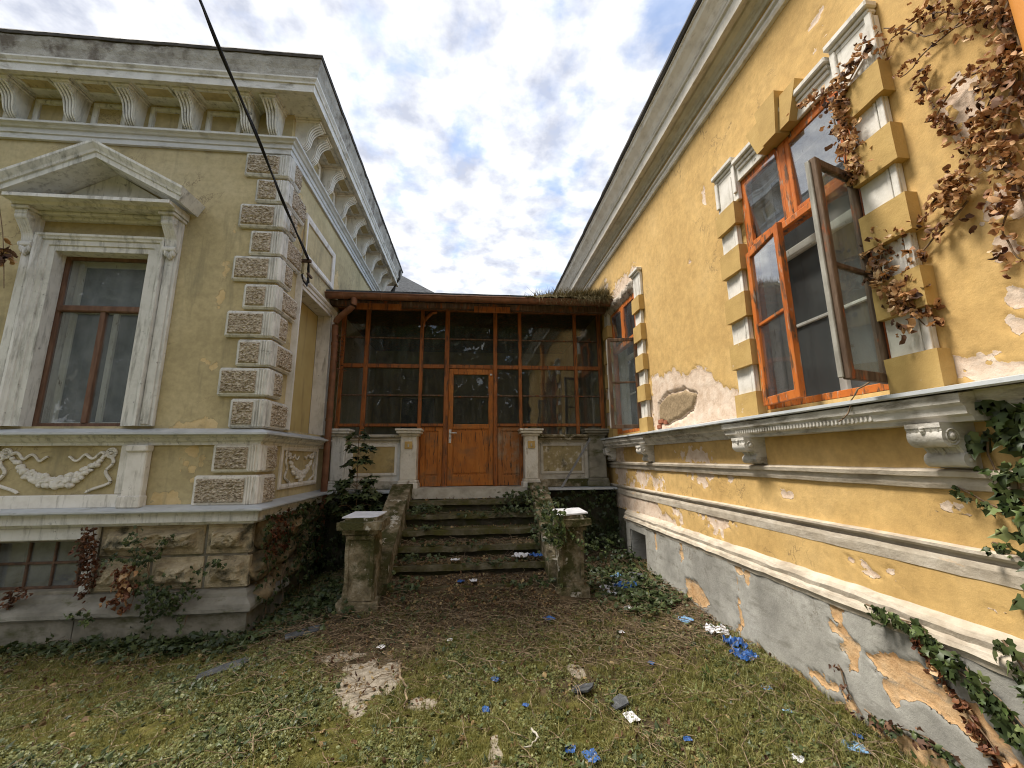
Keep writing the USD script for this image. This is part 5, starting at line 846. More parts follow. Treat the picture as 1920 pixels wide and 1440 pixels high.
def slab(pts, th): 
    p = np.array(pts, float); c = p.mean(0); nn = np.cross(p[1] - p[0], p[2] - p[0]); nn /= np.linalg.norm(nn); nn *= np.sign(nn[2]); v = np.vstack([p, p - nn * th]); n = len(p)
    f = [[0, i, i + 1] for i in range(1, n - 1)] + [[n, n + i + 1, n + i] for i in range(1, n - 1)]
    for i in range(n): j = (i + 1) % n; f += [[i, n + i, n + j], [i, n + j, j]]
    return v, np.array(f)
single('white_board', slab([(-1.40, 4.70, .985), (-1.06, 4.72, .965), (-0.99, 5.03, 1.00), (-1.34, 5.0, 1.01)], .012), m_board, 'flat white board lying on the left stair pillar', 'board')
single('white_board', slab([(0.97, 4.80, .945), (1.36, 4.84, .965), (1.33, 5.14, .985), (0.95, 5.12, .975)], .016), m_board, 'crumpled white board tilted on the right stair pillar', 'board')
single('metal_strip', B().bar(-.018, .018, 0, 0.96, -.006, .006, Frame((1.45, 6.66, 1.12), (.83, 0, -.56), (0, -1, 0), (.555, .06, .83))), m_steel, 'grey metal strip leaning against the parapet right of the door', 'metal strip')
#%%PART4
# ================================================================== BEHIND, PIPES, CABLE
RH = thing('rear_house', 'slate hipped roof rising behind the porch at left', 'house', (-3, 12.5, 0))
E0, A0 = np.array([-0.95, 10.4, 5.95]), np.array([-3.1, 12.9, 8.0])
put(RH, 'roof', (np.array([E0, [-9, 10.4, 5.95], A0, [-9, 12.9, 8.0], [-0.95, 16, 5.95], [-3.1, 16, 8.0], [-9, 16, 5.95]]), np.array([[0, 2, 1], [1, 2, 3], [0, 4, 5], [0, 5, 2], [2, 5, 3], [0, 1, 6], [0, 6, 4]])), m_slate)
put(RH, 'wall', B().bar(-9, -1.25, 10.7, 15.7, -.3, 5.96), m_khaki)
put(LW, 'corner_rain_pipe', B().tube([(-1.93, 9.9, 6.4), (-1.95, 10.0, 6.2), (-2.1, 10.1, 5.9), (-2.2, 10.15, 5.4)], .05, 8), m_roofedge)

DP = thing('downpipe', 'orange brown rain downpipe with elbow at the left end of the porch', 'downpipe', (-2.28, 6.66, 0))
def arcpath(P, k=6): 
    P = np.array(P, float); out = [P[0]]
    for i in range(1, len(P) - 1):
        a, c = P[i] + (P[i - 1] - P[i]) * .35, P[i] + (P[i + 1] - P[i]) * min(.35, .12 / (np.linalg.norm(P[i + 1] - P[i]) + 1e-9) + .02)
        for t in np.linspace(0, 1, k): out.append((1 - t) ** 2 * a + 2 * t * (1 - t) * P[i] + t * t * c)
    return np.array(out + [P[-1]])
put(DP, 'pipe', B().tube(arcpath([(-1.94, 6.40, 4.18), (-1.94, 6.40, 4.04), (-2.28, 6.60, 3.86), (-2.28, 6.66, 3.5), (-2.28, 6.66, 0.1)]), .05, 14), m_copper, smooth=40)
for z in (3.45, 2.2, 1.0): put(DP, 'collar', B().tube([(-2.28, 6.66, z), (-2.28, 6.66, z + .05)], .057, 14), m_copper)
DP2 = thing('downpipe', 'bright orange downpipe behind the dry creeper at the right edge', 'downpipe', (2.27, 1.115, 1.95))
put(DP2, 'pipe', B().tube([(2.27, 1.115, 1.96), (2.27, 1.115, 3.5), (2.27, 1.115, 5.4)], .068, 18), m_orangepipe, smooth=40)
put(DP2, 'collar', B().tube([(2.27, 1.115, 3.62), (2.27, 1.115, 3.68)], .076, 18), m_orangepipe)

CB = thing('overhead_cable', 'black twin cable strung from overhead to the corner of the left wing', 'cable', (-2.28, 5.35, 4.25))
t = np.linspace(0, 1, 60); P0, P1 = np.array([-2.26, 5.36, 4.27]), np.array([-2.60, -5.0, 9.75])
line = P0 + (P1 - P0) * t[:, None]; line[:, 2] -= 0.35 * (t * (1 - t)) * 1.2
put(CB, 'cable', B().tube(line, .013, 6), m_cable, smooth=True)
tt = t * .5; ln2 = P0 + (P1 - P0) * tt[:, None]; ln2[:, 2] -= 0.35 * tt * (1 - tt) * 1.2; ln2 += np.stack([.017 * np.cos(tt * 50), 0 * tt, .017 * np.sin(tt * 50)], -1); put(CB, 'cable', B().tube(ln2, .008, 5), m_cable, smooth=True)
put(CB, 'bracket', B().bar(-2.42, -2.22, 5.33, 5.37, 4.25, 4.29).bar(-2.25, -2.22, 5.30, 5.44, 4.05, 4.08), m_iron)
put(CB, 'cable_tail', B().tube([(-2.26, 5.36, 4.27), (-2.27, 5.42, 4.15), (-2.29, 5.50, 4.02), (-2.31, 5.47, 3.98), (-2.32, 5.38, 4.0), (-2.33, 5.36, 4.08)], .012, 6).tube([(-2.26, 5.36, 4.27), (-2.30, 5.45, 4.2), (-2.32, 5.52, 4.08), (-2.33, 5.54, 3.98)], .010, 6), m_cable, smooth=True)
put(CB, 'conduit', B().tube([(-2.335, 5.38, 4.1), (-2.335, 5.37, 4.5), (-2.34, 5.36, 4.9)], .018, 8), m_khaki)

# ================================================================== LEAVES
def outline(kind, r):
    if kind == 'ivy': h = [(0, 0), (.26, -.12), (.50, .08), (.36, .26), (.44, .52), (.20, .58), (0, 1.0)]
    elif kind == 'maple': h = [(0, 0), (.24, -.10), (.20, .08), (.55, .10), (.38, .30), (.58, .60), (.28, .56), (.16, .70), (0, 1.0)]
    elif kind == 'dry': h = [(0, 0), (.22, -.06), (.36, .10), (.44, .30), (.36, .44), (.40, .62), (.20, .80), (0, 1.0)]
    else: h = [(0, 0), (.22, .12), (.34, .40), (.26, .72), (0, 1.0)]
    h = np.array(h); h = h + r.normal(0, .03, h.shape) * (np.arange(len(h)) % (len(h) - 1) > 0)[:, None]
    return np.vstack([h, (h[1:-1] * [-1, 1])[::-1]])
def leafmesh(kind, r, curl=0.25):
    o = outline(kind, r); n = len(o); mid = np.array([[0, .25], [0, .62]]); p = np.vstack([o, mid])
    c1, c2, tw = curl * r.uniform(.5, 1.6), curl * r.uniform(-1.2, 1.6), curl * r.normal(0, .8)
    z = -c1 * np.abs(p[:, 0]) * 1.4 - c2 * (p[:, 1] - .2) ** 2 + tw * p[:, 0] * p[:, 1] * 1.5 + (r.normal(0, .06 * min(1, curl * 2), len(p)) if curl > .3 else 0)
    if kind == 'dry' and curl > .5:
        k1, k2 = r.choice([-1, 1]) * r.uniform(2.0, 5.5), r.choice([-1, 1]) * r.uniform(.6, 3.2); x, y = p[:, 0], p[:, 1]
        x2, zz = np.sin(k1 * x) / k1, (1 - np.cos(k1 * x)) / k1; y2, z2 = np.sin(k2 * y) / k2, (1 - np.cos(k2 * y)) / k2; p = np.column_stack([x2, y2 - zz * np.sin(k2 * y) * .5]); z = zz + z2 + .35 * z * .5
    k = n // 2; f = []
    for i in range(n):
        j = (i + 1) % n; m = n if (p[i, 1] + p[j, 1]) / 2 < .42 else n + 1; f.append([i, j, m])
    for i in range(n):
        j = (i + 1) % n
        if ((p[i, 1] + p[(i - 1) % n, 1]) / 2 < .42) != ((p[i, 1] + p[j, 1]) / 2 < .42): f.append([i, n, n + 1])
    return np.column_stack([p, z]) - [0, 0.0, 0], np.array(f)
def orient(v, pos, nrm, hang, size, r, tilt=.5):
    nrm = np.array(nrm, float) + r.normal(0, tilt, 3); nrm /= np.linalg.norm(nrm); y = np.array(hang, float) + r.normal(0, .55, 3); y -= nrm * (y @ nrm); y /= np.linalg.norm(y) + 1e-9; x = np.cross(y, nrm)
    return np.array(pos) + size * (v[:, :1] * x + v[:, 1:2] * y + v[:, 2:] * nrm)
def plant(name, label, cat, leaves, stems, m_st, group=None, parts=300, r=None, base=None):
    """leaves: (vertices, faces, material); the nearest ones become single parts, the rest one mass"""
    eye = np.array([0, 0, 1.6])
    if base is None: base = np.array([l[0].mean(0) for l in leaves]).mean(0) * [1, 1, 0]
    p = thing(name, label, cat, base, group)
    if stems:
        b = B()
        for pts, rad in stems: b.tube(pts, rad, 5)
        put(p, 'stem', b, m_st, smooth=True)
    key = [np.ptp(l[0], 0).max() / np.linalg.norm(l[0].mean(0) - eye) for l in leaves]; od = np.argsort(key)[::-1]
    for i in od[:parts]: put(p, 'leaf', leaves[i][:2], leaves[i][2], smooth=True)
    rest = {}
    for i in od[parts:]: rest.setdefault(str(leaves[i][2].GetPath()), []).append(leaves[i])
    for L in rest.values():
        b = B()
        for l in L: b.add(l[0], l[1])
        put(p, 'leaf_mass', b, L[0][2], smooth=True, kind='stuff')
    return p
def strand_leaves(fr, pts, n_, dens, spread, size, kind, mats, r, curl, tilt=.5, hang=(0, 0, -1), nspread=.03):
    P = np.array(pts, float); seg = np.linalg.norm(np.diff(P, axis=0), axis=1); cum = np.concatenate([[0], np.cumsum(seg)]); N = int(cum[-1] * dens); out = []
    t = np.sort(r.uniform(0, cum[-1], N)); u, v = np.interp(t, cum, P[:, 0]), np.interp(t, cum, P[:, 1])
    for a, c in zip(u, v):
        a, c = a + r.normal(0, spread), c + r.normal(0, spread); pos = fr(a, c, n_ + abs(r.normal(0, nspread)))
        m = leafmesh(kind, r, curl); out.append((orient(m[0], pos, fr.N, hang, size * r.uniform(.55, 1.35), r, tilt), m[1], mats[int(r.integers(len(mats)))]))
    q = np.linspace(0, cum[-1], max(4, int(cum[-1] / .03))); su, sv = np.interp(q, cum, P[:, 0]), np.interp(q, cum, P[:, 1]); w = meshkit.fbm(np.stack([q * 9, q * 0 + pts[0][0], q * 0], -1), 3) - .5
    return out, (fr(su + .03 * w, sv - .03 * w, np.full(len(q), n_ * .6 + .004)), np.linspace(.0055, .003, len(q)))
def area_leaves(fr, n, us, vs, n_, size, kind, mats, r, curl=.25, tilt=.5, mask=None, nsp=.04):
    out = []
    while len(out) < n:
        u, v = r.uniform(*us), r.uniform(*vs)
        if mask is not None and r.uniform() > mask(u, v): continue
        m = leafmesh(kind, r, curl); out.append((orient(m[0], fr(u, v, n_ + abs(r.normal(0, nsp))), fr.N, (0, 0, -1), size * r.uniform(.55, 1.3), r, tilt), m[1], mats[int(r.integers(len(mats)))]))
    return out
r = np.random.default_rng(21)
# dry creeper
CR = {'A': [(1.22, 3.5), (1.36, 3.68), (1.45, 3.81), (1.54, 3.9), (1.66, 3.94), (1.7, 3.96), (1.77, 3.89)], 'B': [(1.34, 3.73), (1.43, 3.7), (1.53, 3.71), (1.59, 3.71), (1.64, 3.68), (1.7, 3.69)], 'C': [(1.56, 3.62), (1.61, 3.58), (1.6, 3.5), (1.58, 3.36)],
      'D': [(1.3, 3.3), (1.38, 3.39), (1.47, 3.42), (1.57, 3.35), (1.58, 3.32), (1.53, 3.23), (1.51, 3.13), (1.47, 3.1), (1.49, 3.03), (1.53, 2.99), (1.55, 2.95)], 'E': [(1.55, 2.95), (1.55, 2.86), (1.61, 2.88), (1.69, 2.85), (1.78, 2.83), (1.84, 2.77), (1.91, 2.75)],
      'E2': [(1.54, 2.81), (1.59, 2.77), (1.69, 2.72), (1.76, 2.67), (1.81, 2.63), (1.8, 2.41), (1.77, 2.28)], 'F': [(1.3, 3.67), (1.26, 3.45), (1.28, 3.22), (1.35, 3.09), (1.4, 3.0), (1.36, 2.88), (1.34, 2.76)], 'F2': [(1.34, 2.78), (1.4, 2.7), (1.45, 2.6), (1.43, 2.49), (1.41, 2.42)],
      'F3': [(1.26, 3.34), (1.36, 3.24), (1.41, 3.18), (1.39, 3.05)], 'K': [(1.2, 3.9), (1.28, 3.95), (1.42, 3.93), (1.5, 4.0)]}
dens = {'A': (130, .022), 'B': (80, .012), 'C': (120, .012), 'D': (150, .020), 'E': (120, .022), 'E2': (120, .026), 'F': (230, .05), 'F2': (110, .028), 'F3': (150, .042), 'K': (150, .055)}
L, S = [], []
for k, p in CR.items():
    d, sp = dens[k]; a, s = strand_leaves(FR, p, .03, d, sp, .034 if k in 'ABCDE' else .046, 'dry', [m_dry] * 7 + [m_red, m_brownleaf], r, .75, .9, nspread=.03); L += a; S.append(s)
a, s = strand_leaves(FR, [(1.55, 2.93), (1.57, 2.90), (1.55, 2.86)], .05, 700, .03, .05, 'dry', [m_dry], r, .8, 1.0); L += a; S.append(s)
for p, rad in (([(1.24, 3.9), (1.30, 3.6), (1.27, 3.4), (1.30, 3.2), (1.36, 3.05), (1.38, 2.9), (1.36, 2.75), (1.33, 2.6)], .009), ([(1.20, 3.8), (1.26, 3.5), (1.24, 3.25), (1.29, 3.05), (1.27, 2.85)], .007), ([(1.28, 3.35), (1.36, 3.32), (1.42, 3.22), (1.40, 3.1)], .005), ([(1.30, 3.65), (1.42, 3.68), (1.55, 3.78), (1.62, 3.92), (1.72, 4.05)], .005), ([(1.26, 3.2), (1.33, 3.12), (1.38, 2.98), (1.33, 2.9)], .006)):
    q = np.linspace(0, len(p) - 1, 40); P = np.array(p); w = .05 * (meshkit.fbm(np.stack([q * 2.1, q * 0 + rad * 900, q * 0], -1), 3) - .5); S.append((FR(np.interp(q, range(len(p)), P[:, 0]) + w, np.interp(q, range(len(p)), P[:, 1]) + w, .035 + .5 * np.abs(w)), np.linspace(rad, rad * .6, 40)))
plant('dry_creeper', 'mass of curled brown creeper leaves hanging on the ochre wall, top right', 'creeper', L, S, m_stem)
L, S = [], []
for p, d, sp in (([(1.74, 4.05), (1.85, 3.99), (1.97, 3.92), (1.99, 3.74), (1.98, 3.63), (1.95, 3.48), (1.97, 3.31), (1.99, 3.26)], 230, .03), ([(2.3, 4.08), (2.15, 4.04), (2.0, 3.95)], 70, .015), ([(2.10, 3.98), (2.08, 3.8), (2.05, 3.6), (2.05, 3.45)], 45, .015), ([(1.92, 2.84), (1.97, 2.67), (1.88, 2.5), (1.83, 2.36), (1.80, 2.27)], 190, .045), ([(1.95, 2.74), (1.92, 2.58), (1.85, 2.48)], 120, .03)):
    a, s = strand_leaves(FR, p, .075, d, sp, .048, 'dry', [m_dry, m_dry, m_dry, m_brownleaf], r, .8, .9, nspread=.03); L += a; S.append(s)
plant('dry_creeper', 'brown creeper strand trailing down the right jamb of the near window', 'creeper', L, S, m_stem)
# green ivy, right
IV = {'a': [(1.75, 1.83), (1.61, 1.85), (1.56, 1.81), (1.54, 1.74)], 'b': [(1.83, 1.44), (1.75, 1.39), (1.7, 1.36), (1.64, 1.35), (1.58, 1.32)], 'c': [(1.53, 1.83), (1.54, 1.6), (1.58, 1.49), (1.60, 1.35), (1.58, 1.27), (1.62, 1.13), (1.60, .98)], 'd': [(1.73, 1.2), (1.67, 1.19), (1.62, 1.16)], 'e': [(1.66, 1.70), (1.68, 1.60), (1.66, 1.52), (1.64, 1.46), (1.58, 1.42)], 'f': [(1.52, 1.85), (1.50, 1.71), (1.50, 1.5)]}
L, S = [], []
for k, p in IV.items(): a, s = strand_leaves(FR, p, .06 if k in 'acf' else .03, {'b': 110, 'd': 120}.get(k, 60), .012 if k in 'bd' else .03, .030 if k in 'bd' else .062, 'ivy', [m_ivy, m_ivy, m_ivylight], r, .3, .4); L += a; S.append(s)
plant('ivy', 'green ivy trailing over the sill and string courses at the right edge', 'ivy', L, S, m_stem)
L, S = [], []
for p, d, sz in (([(2.35, 0.74), (2.23, 0.72), (2.06, 0.74), (2.01, 0.65), (1.9, 0.63), (1.84, 0.58), (1.76, 0.53), (1.7, 0.47), (1.64, .40)], 125, .046), ([(2.13, .72), (2.06, .70), (1.96, .62), (1.86, .56), (1.76, .48), (1.68, .40)], 90, .050), ([(1.72, .8), (1.66, .70), (1.62, .62), (1.60, .5)], 110, .05)):
    a, s = strand_leaves(FRP, p, .03, d, .020, sz, 'ivy', [m_ivy, m_ivy, m_ivylight], r, .3, .45); L += a; S.append(s)
plant('ivy', 'green ivy strand slanting down the grey rendered plinth, lower right', 'ivy', L, S, m_stem)
a, s = strand_leaves(FRP, [(2.11, 0.68), (2.02, 0.55), (1.96, 0.45), (1.88, 0.35), (1.80, 0.24), (1.74, .14)], .015, 190, .014, .042, 'dry', [m_red, m_dry, m_red], r, .7, .7, nspread=.01); plant('dry_creeper', 'rusty red withered creeper strand on the peeling plinth, lower right', 'creeper', a, [s], m_stem)
a, s = strand_leaves(FRP, [(2.47, 0.13), (2.4, 0.10), (2.23, 0.16), (2.13, 0.18), (2.01, 0.17), (1.9, .1)], .02, 90, .015, .040, 'ivy', [m_ivy, m_brownleaf], r, .4, .6); a2, s2 = strand_leaves(FRP, [(2.62, .30), (2.58, .18), (2.5, .08)], .015, 60, .012, .03, 'dry', [m_brownleaf], r, .6, .7); plant('ivy', 'small half withered ivy sprig at the foot of the grey plinth', 'ivy', a + a2, [s, s2], m_stem)
# left plinth
FLo = Frame((0, 4.80, 0), (1, 0, 0), (0, -1, 0))
GI = [[(-3.46, 0.92), (-3.43, 0.79), (-3.29, 0.65), (-3.3, 0.51), (-3.21, 0.35), (-3.06, 0.25), (-2.91, 0.16)], [(-3.07, 0.83), (-3.17, 0.78), (-3.22, 0.68), (-3.27, 0.63)], [(-3.69, 0.61), (-3.56, 0.64), (-3.38, 0.61), (-3.25, 0.63), (-3.12, 0.66)], [(-3.28, 0.34), (-3.16, 0.25), (-3.0, 0.28), (-2.8, 0.32)], [(-2.82, 0.49), (-2.69, 0.54), (-2.52, 0.59)], [(-3.22, 0.17), (-3.17, 0.07), (-3.18, -0.02)], [(-2.84, 0.09), (-2.86, -0.03)], [(-3.2, .3), (-3.05, .2), (-2.95, .12)]]
L, S = [], []
for i, p in enumerate(GI): a, s = strand_leaves(FLo, p, .11 if i not in (5, 6) else .14, (95, 75, 70, 210, 65, 60, 50, 260)[i], (.04, .025, .02, .07, .025, .02, .015, .09)[i], .042, 'ivy', [m_ivy], r, .25, .4); L += a; S.append(s)
plant('ivy', 'dark green ivy climbing over the rusticated stone blocks, left', 'ivy', L, S, m_stem)
L, S = [], []
for p in ([(-3.41, 0.56), (-3.49, 0.51), (-3.45, 0.39), (-3.39, 0.31), (-3.39, 0.22), (-3.43, 0.16)], [(-3.54, 0.53), (-3.49, 0.41), (-3.44, 0.28)], [(-3.59, 0.2), (-3.5, 0.24)]): a, s = strand_leaves(FLo, p, .11, 160, .03, .045, 'dry', [m_red, m_red, m_dry], r, .5, .5); L += a; S.append(s)
plant('red_creeper', 'rust red creeper leaves on the stone blocks beside dark ivy', 'creeper', L, S, m_stem)
L, S = [], []
for p in ([(-3.9, 0.91), (-3.86, 0.77), (-3.86, 0.63), (-3.77, 0.52), (-3.82, 0.42), (-3.85, 0.29)], [(-3.95, 0.87), (-3.93, 0.7), (-3.89, 0.53), (-3.88, 0.39)], [(-4.41, 0.35), (-4.54, 0.27), (-4.58, 0.17)]): a, s = strand_leaves(FLo, p, .05, 260, .03, .042, 'dry', [m_brownleaf, m_brownleaf, m_red], r, .7, .7); L += a; S.append(s)
a, s = strand_leaves(FLo, [(-3.9, 0.11), (-3.82, 0.17), (-3.73, 0.09), (-3.7, 0.05)], .14, 80, .03, .045, 'ivy', [m_ivy, m_ivylight], r, .3, .4); L += a; S.append(s)
plant('withered_creeper', 'purple brown withered creeper beside the barred cellar window', 'creeper', L, S, m_stem)
gap = lambda u, v: np.clip(1.4 * meshkit.fbm(np.array([[u * 3.1, v * 3.3, 1.0]]), 3, 4)[0] - .15 + .25 * (u > 5.9), 0, 1)
L = area_leaves(FS, 620, (4.78, 6.75), (-.05, 1.04), .16, .058, 'ivy', [m_ivy, m_ivy, m_ivy, m_ivy], r, .25, .45, mask=gap)
L += area_leaves(FS, 90, (4.85, 5.35), (.55, 1.0), .17, .045, 'dry', [m_red], r, .5, .5)
S = [(FS(np.full(20, u) + .05 * np.sin(np.arange(20)), np.linspace(-.1, 1.0, 20), np.full(20, .15)), np.full(20, .006)) for u in (5.0, 5.4, 5.9, 6.3)]
plant('ivy', 'dense dark ivy smothering the fieldstone side plinth below the corner', 'ivy', L, S, m_stem)
L = area_leaves(Frame((0, 6.62, 0), (1, 0, 0), (0, -1, 0)), 170, (-2.3, -1.25), (0, 1.05), .0, .06, 'ivy', [m_ivy], r, mask=lambda u, v: .9 - .7 * v * (u > -1.8)); plant('ivy', 'dark ivy in the shadowed corner left of the stairs below the porch', 'ivy', L, [], m_stem)
L = area_leaves(Frame((0, 6.66, 0), (1, 0, 0), (0, -1, 0)), 380, (1.15, 2.35), (0.1, 1.10), .0, .062, 'ivy', [m_ivy], r, nsp=.08)
for _ in range(330):
    x, y = r.uniform(1.3, 2.33), r.uniform(5.35, 6.65); m = leafmesh('ivy', r); h = .42 * smooth01(5.2, 6.3, y) * (.6 + .6 * meshkit.noise(np.array([x * 4, y * 4, 0]))) * (.5 + .5 * smooth01(1.3, 1.7, x))
    L.append((orient(m[0], (x, y, float(gz(x, y)) + h * r.uniform(.5, 1)), (0, -.6, .8), (0, -.7, -.6), .06 * r.uniform(.6, 1.3), r), m[1], m_ivy if r.uniform() < .9 else m_ivylight))
plant('ivy', 'dark ivy bank filling the corner right of the stairs', 'ivy', L, [], m_stem)
L = []
for (x, y, z, n, sx, sy, sz) in ((.75, 6.35, 1.02, 110, .18, .10, .06), (.95, 6.2, 1.0, 90, .12, .2, .08), (.55, 6.2, .86, 50, .15, .06, .04), (.98, 5.7, .86, 90, .08, .25, .10), (-.75, 6.2, .90, 60, .12, .08, .04), (-.6, 5.9, .68, 25, .12, .05, .02), (-.7, 5.4, .40, 50, .2, .06, .03), (.3, 5.3, .36, 40, .3, .05, .02), (-.3, 5.6, .52, 35, .3, .05, .02), (.2, 6.15, .83, 30, .4, .05, .02), (-.8, 5.0, .2, 60, .15, .1, .04), (.7, 4.95, .2, 40, .2, .08, .03), (.9, 5.5, .62, 60, .06, .2, .12)):
    for _ in range(n):
        m = leafmesh('ivy', r); L.append((orient(m[0], np.array([x, y, z]) + r.normal(0, 1, 3) * [sx, sy, sz], (0, -.6, .8), (0, -.6, -.8), .058 * r.uniform(.6, 1.3), r), m[1], m_ivy))
plant('ivy', 'ivy creeping over the top steps and the right stair cheek', 'ivy', L, [], m_stem)
L, S = [], []
for (x, y, z, n, s_) in ((.95, 4.82, .93, 70, .05), (.93, 4.80, .80, 50, .045), (.97, 4.80, .66, 30, .04)):
    for _ in range(n): m = leafmesh('ivy', r); L.append((orient(m[0], np.array([x, y, z]) + r.normal(0, s_, 3), (0, -1, .4), (0, -.3, -1), .05 * r.uniform(.6, 1.3), r), m[1], m_ivylight if r.uniform() < .45 else m_ivy))
FPi = Frame((0, 4.80, 0), (1, 0, 0), (0, -1, 0))
for p in ([(.98, .93), (1.06, .84), (1.14, .74), (1.22, .66), (1.30, .56)], [(1.0, .9), (1.04, .75), (1.05, .6)]): a, s = strand_leaves(FPi, p, .03, 70, .014, .038, 'ivy', [m_ivylight, m_ivylight, m_ivy], r, .3, .5); L += a; S.append(s)
plant('ivy', 'pale green ivy spray tumbling over the right stair pillar', 'ivy', L, S, m_stem)
L, S = [], []
for zc, rad, n in ((.98, .34, 50), (1.14, .32, 50), (1.32, .27, 40), (1.60, .17, 18), (1.80, .19, 24), (2.0, .13, 12)):
    for _ in range(n):
        an, d = r.uniform(0, 6.28), rad * r.uniform(.3, 1) ** .6; m = leafmesh('maple', r, .2); c, s_ = math.cos(an), math.sin(an); L.append((orient(m[0], (-1.70 + d * c, 6.3 + .7 * d * s_, zc + r.normal(0, .035) - .15 * d), (c * .3, s_ * .3 - .35, .9), (c, s_, -.3), .12 * r.uniform(.6, 1.3), r, .25), m[1], m_ivy))
    for k in range(4): an = k * 1.57 + zc; S.append((np.array([(-1.70, 6.3, zc - .12), (-1.70 + rad * .5 * math.cos(an), 6.3 + rad * .4 * math.sin(an), zc - .02), (-1.70 + rad * .9 * math.cos(an), 6.3 + rad * .7 * math.sin(an), zc - .03)]), .004))
S.append((np.array([(-1.66, 6.32, 0), (-1.68, 6.3, .8), (-1.70, 6.3, 1.4), (-1.71, 6.3, 2.02)]), np.array([.012, .010, .007, .004])))
plant('sapling', 'young maple sapling growing in front of the porch left of the door', 'sapling', L, S, m_stem, parts=140)
L = area_leaves(Frame((-2.24, 0, 0), (0, 1, 0), (1, 0, 0)), 60, (6.6, 6.85), (3.0, 3.75), .02, .04, 'dry', [m_brownleaf, m_red], r, .7, .8); plant('withered_creeper', 'withered creeper clinging beside the orange brown downpipe under the eave', 'creeper', L, [(np.array([(-2.22, 6.75, 2.2), (-2.2, 6.72, 3.0), (-2.22, 6.74, 3.8)]), .006)], m_stem)
L = []
for _ in range(16): m = leafmesh('dry', r, .9); L.append((orient(m[0], (-5.16 + r.normal(0, .05), 4.6, 3.88 + r.normal(0, .06)), (0, -1, 0), (0, 0, -1), .13 * r.uniform(.6, 1.3), r, .7), m[1], m_brownleaf if r.uniform() < .6 else m_dry))
plant('hanging_leaf_clump', 'clump of dead leaves dangling on a thin stem at the left edge', 'dead leaves', L, [(np.array([(-5.32, 4.6, 4.5), (-5.2, 4.6, 4.1), (-5.14, 4.6, 3.85), (-5.06, 4.6, 3.45)]), .004)], m_stem)
# moss and grass on the gutter
b = B()
for _ in range(5200):
    x = 2.30 - abs(r.normal(0, .55)); 
    if x < .5: continue
    y, z = 6.42 + r.normal(0, .06), 4.26 + .05 * (x - .5) / 1.7; hh = r.uniform(.03, .12) * (.5 + (x > 1.0)); a = r.uniform(0, 6.28); d = np.array([math.cos(a), math.sin(a), 0]); lean = r.normal(0, .5, 3) * [1, 1, .2]; dn = r.uniform() < .35
    o = np.array([x, y, z]); tip = o + hh * (lean + [0, -.5, -1.2] if dn else lean + [0, 0, 1]); b.add([o - d * .006, o + d * .006, tip], [[0, 1, 2]])
U, V, f = grid(WORLD, np.linspace(.85, 2.38, 80), np.linspace(6.30, 6.62, 22)); hgt = .12 * smooth01(.85, 1.3, U) * (1 - np.abs((V - 6.46) / .17) ** 2) + .05 * (meshkit.fbm(np.stack([U * 14, V * 14, U * 0], -1), 4, 2) - .5); b.add(np.stack([U, V, 4.25 + hgt], -1), f)
put(PO, 'roof_moss', b, m_moss, kind='stuff')

# ================================================================== GROUND COVER
def instancer(name, label, cat, protos, P, Q, S, idx):
    path = numbered('/World', name); pi = UsdGeom.PointInstancer.Define(stage, path); tg = []
    for i, (nm, mesh, m) in enumerate(protos):
        pp = f'{path}/prototypes/{nm}_{i:03d}' if i else f'{path}/prototypes/{nm}'; v, f, _ = meshkit.arrays(mesh.mesh() if isinstance(mesh, B) else mesh, False); usdkit.mesh(stage, pp, (v, f), m); tg.append(pp)
    for t_ in tg: pi.GetPrototypesRel().AddTarget(t_)
    pi.CreatePositionsAttr(Vt.Vec3fArray.FromNumpy(np.asarray(P, np.float32))); pi.CreateProtoIndicesAttr(Vt.IntArray.FromNumpy(np.asarray(idx, np.int32)))
    q = np.asarray(Q, np.float32); pi.CreateOrientationsAttr([Gf.Quath(float(w), float(x), float(y), float(z)) for x, y, z, w in q]); pi.CreateScalesAttr(Vt.Vec3fArray.FromNumpy(np.repeat(np.asarray(S, np.float32)[:, None], 3, 1)))
    tag(pi.GetPrim(), label, cat, None, 'stuff')
def gsurf(x, y): return gz(x, y) + 0.05 * (meshkit.fbm(np.stack([x * 2.2, y * 2.2, x * 0], -1), 5, 1) - 0.5)
def sample(n, w):
    X, Y = [], []
    while sum(map(len, X)) < n:
        x, y = r.uniform(-6.4, 2.36, n * 2), 1.3 + 5.3 * r.uniform(0, 1, n * 2) ** 1.5
        ok = ~((y > 4.70) & (x < -2.28)) & ~((y > 4.9) & (x > -1.3) & (x < 1.3)) & ~((y > 4.62) & (np.abs(np.abs(x) - 1.16) < .24)) & (np.abs(x) < 1.45 * y + .4)
        ok &= r.uniform(0, 1, len(x)) < w(x, y); X.append(x[ok]); Y.append(y[ok])
    x, y = np.concatenate(X)[:n], np.concatenate(Y)[:n]; return x, y
def yaw(n, tilt=.25):
    a = r.uniform(0, 2 * np.pi, n); ax = r.normal(0, tilt, (n, 2)); q = np.stack([ax[:, 0] / 2, ax[:, 1] / 2, np.sin(a / 2), np.cos(a / 2)], 1); return q / np.linalg.norm(q, axis=1, keepdims=True)
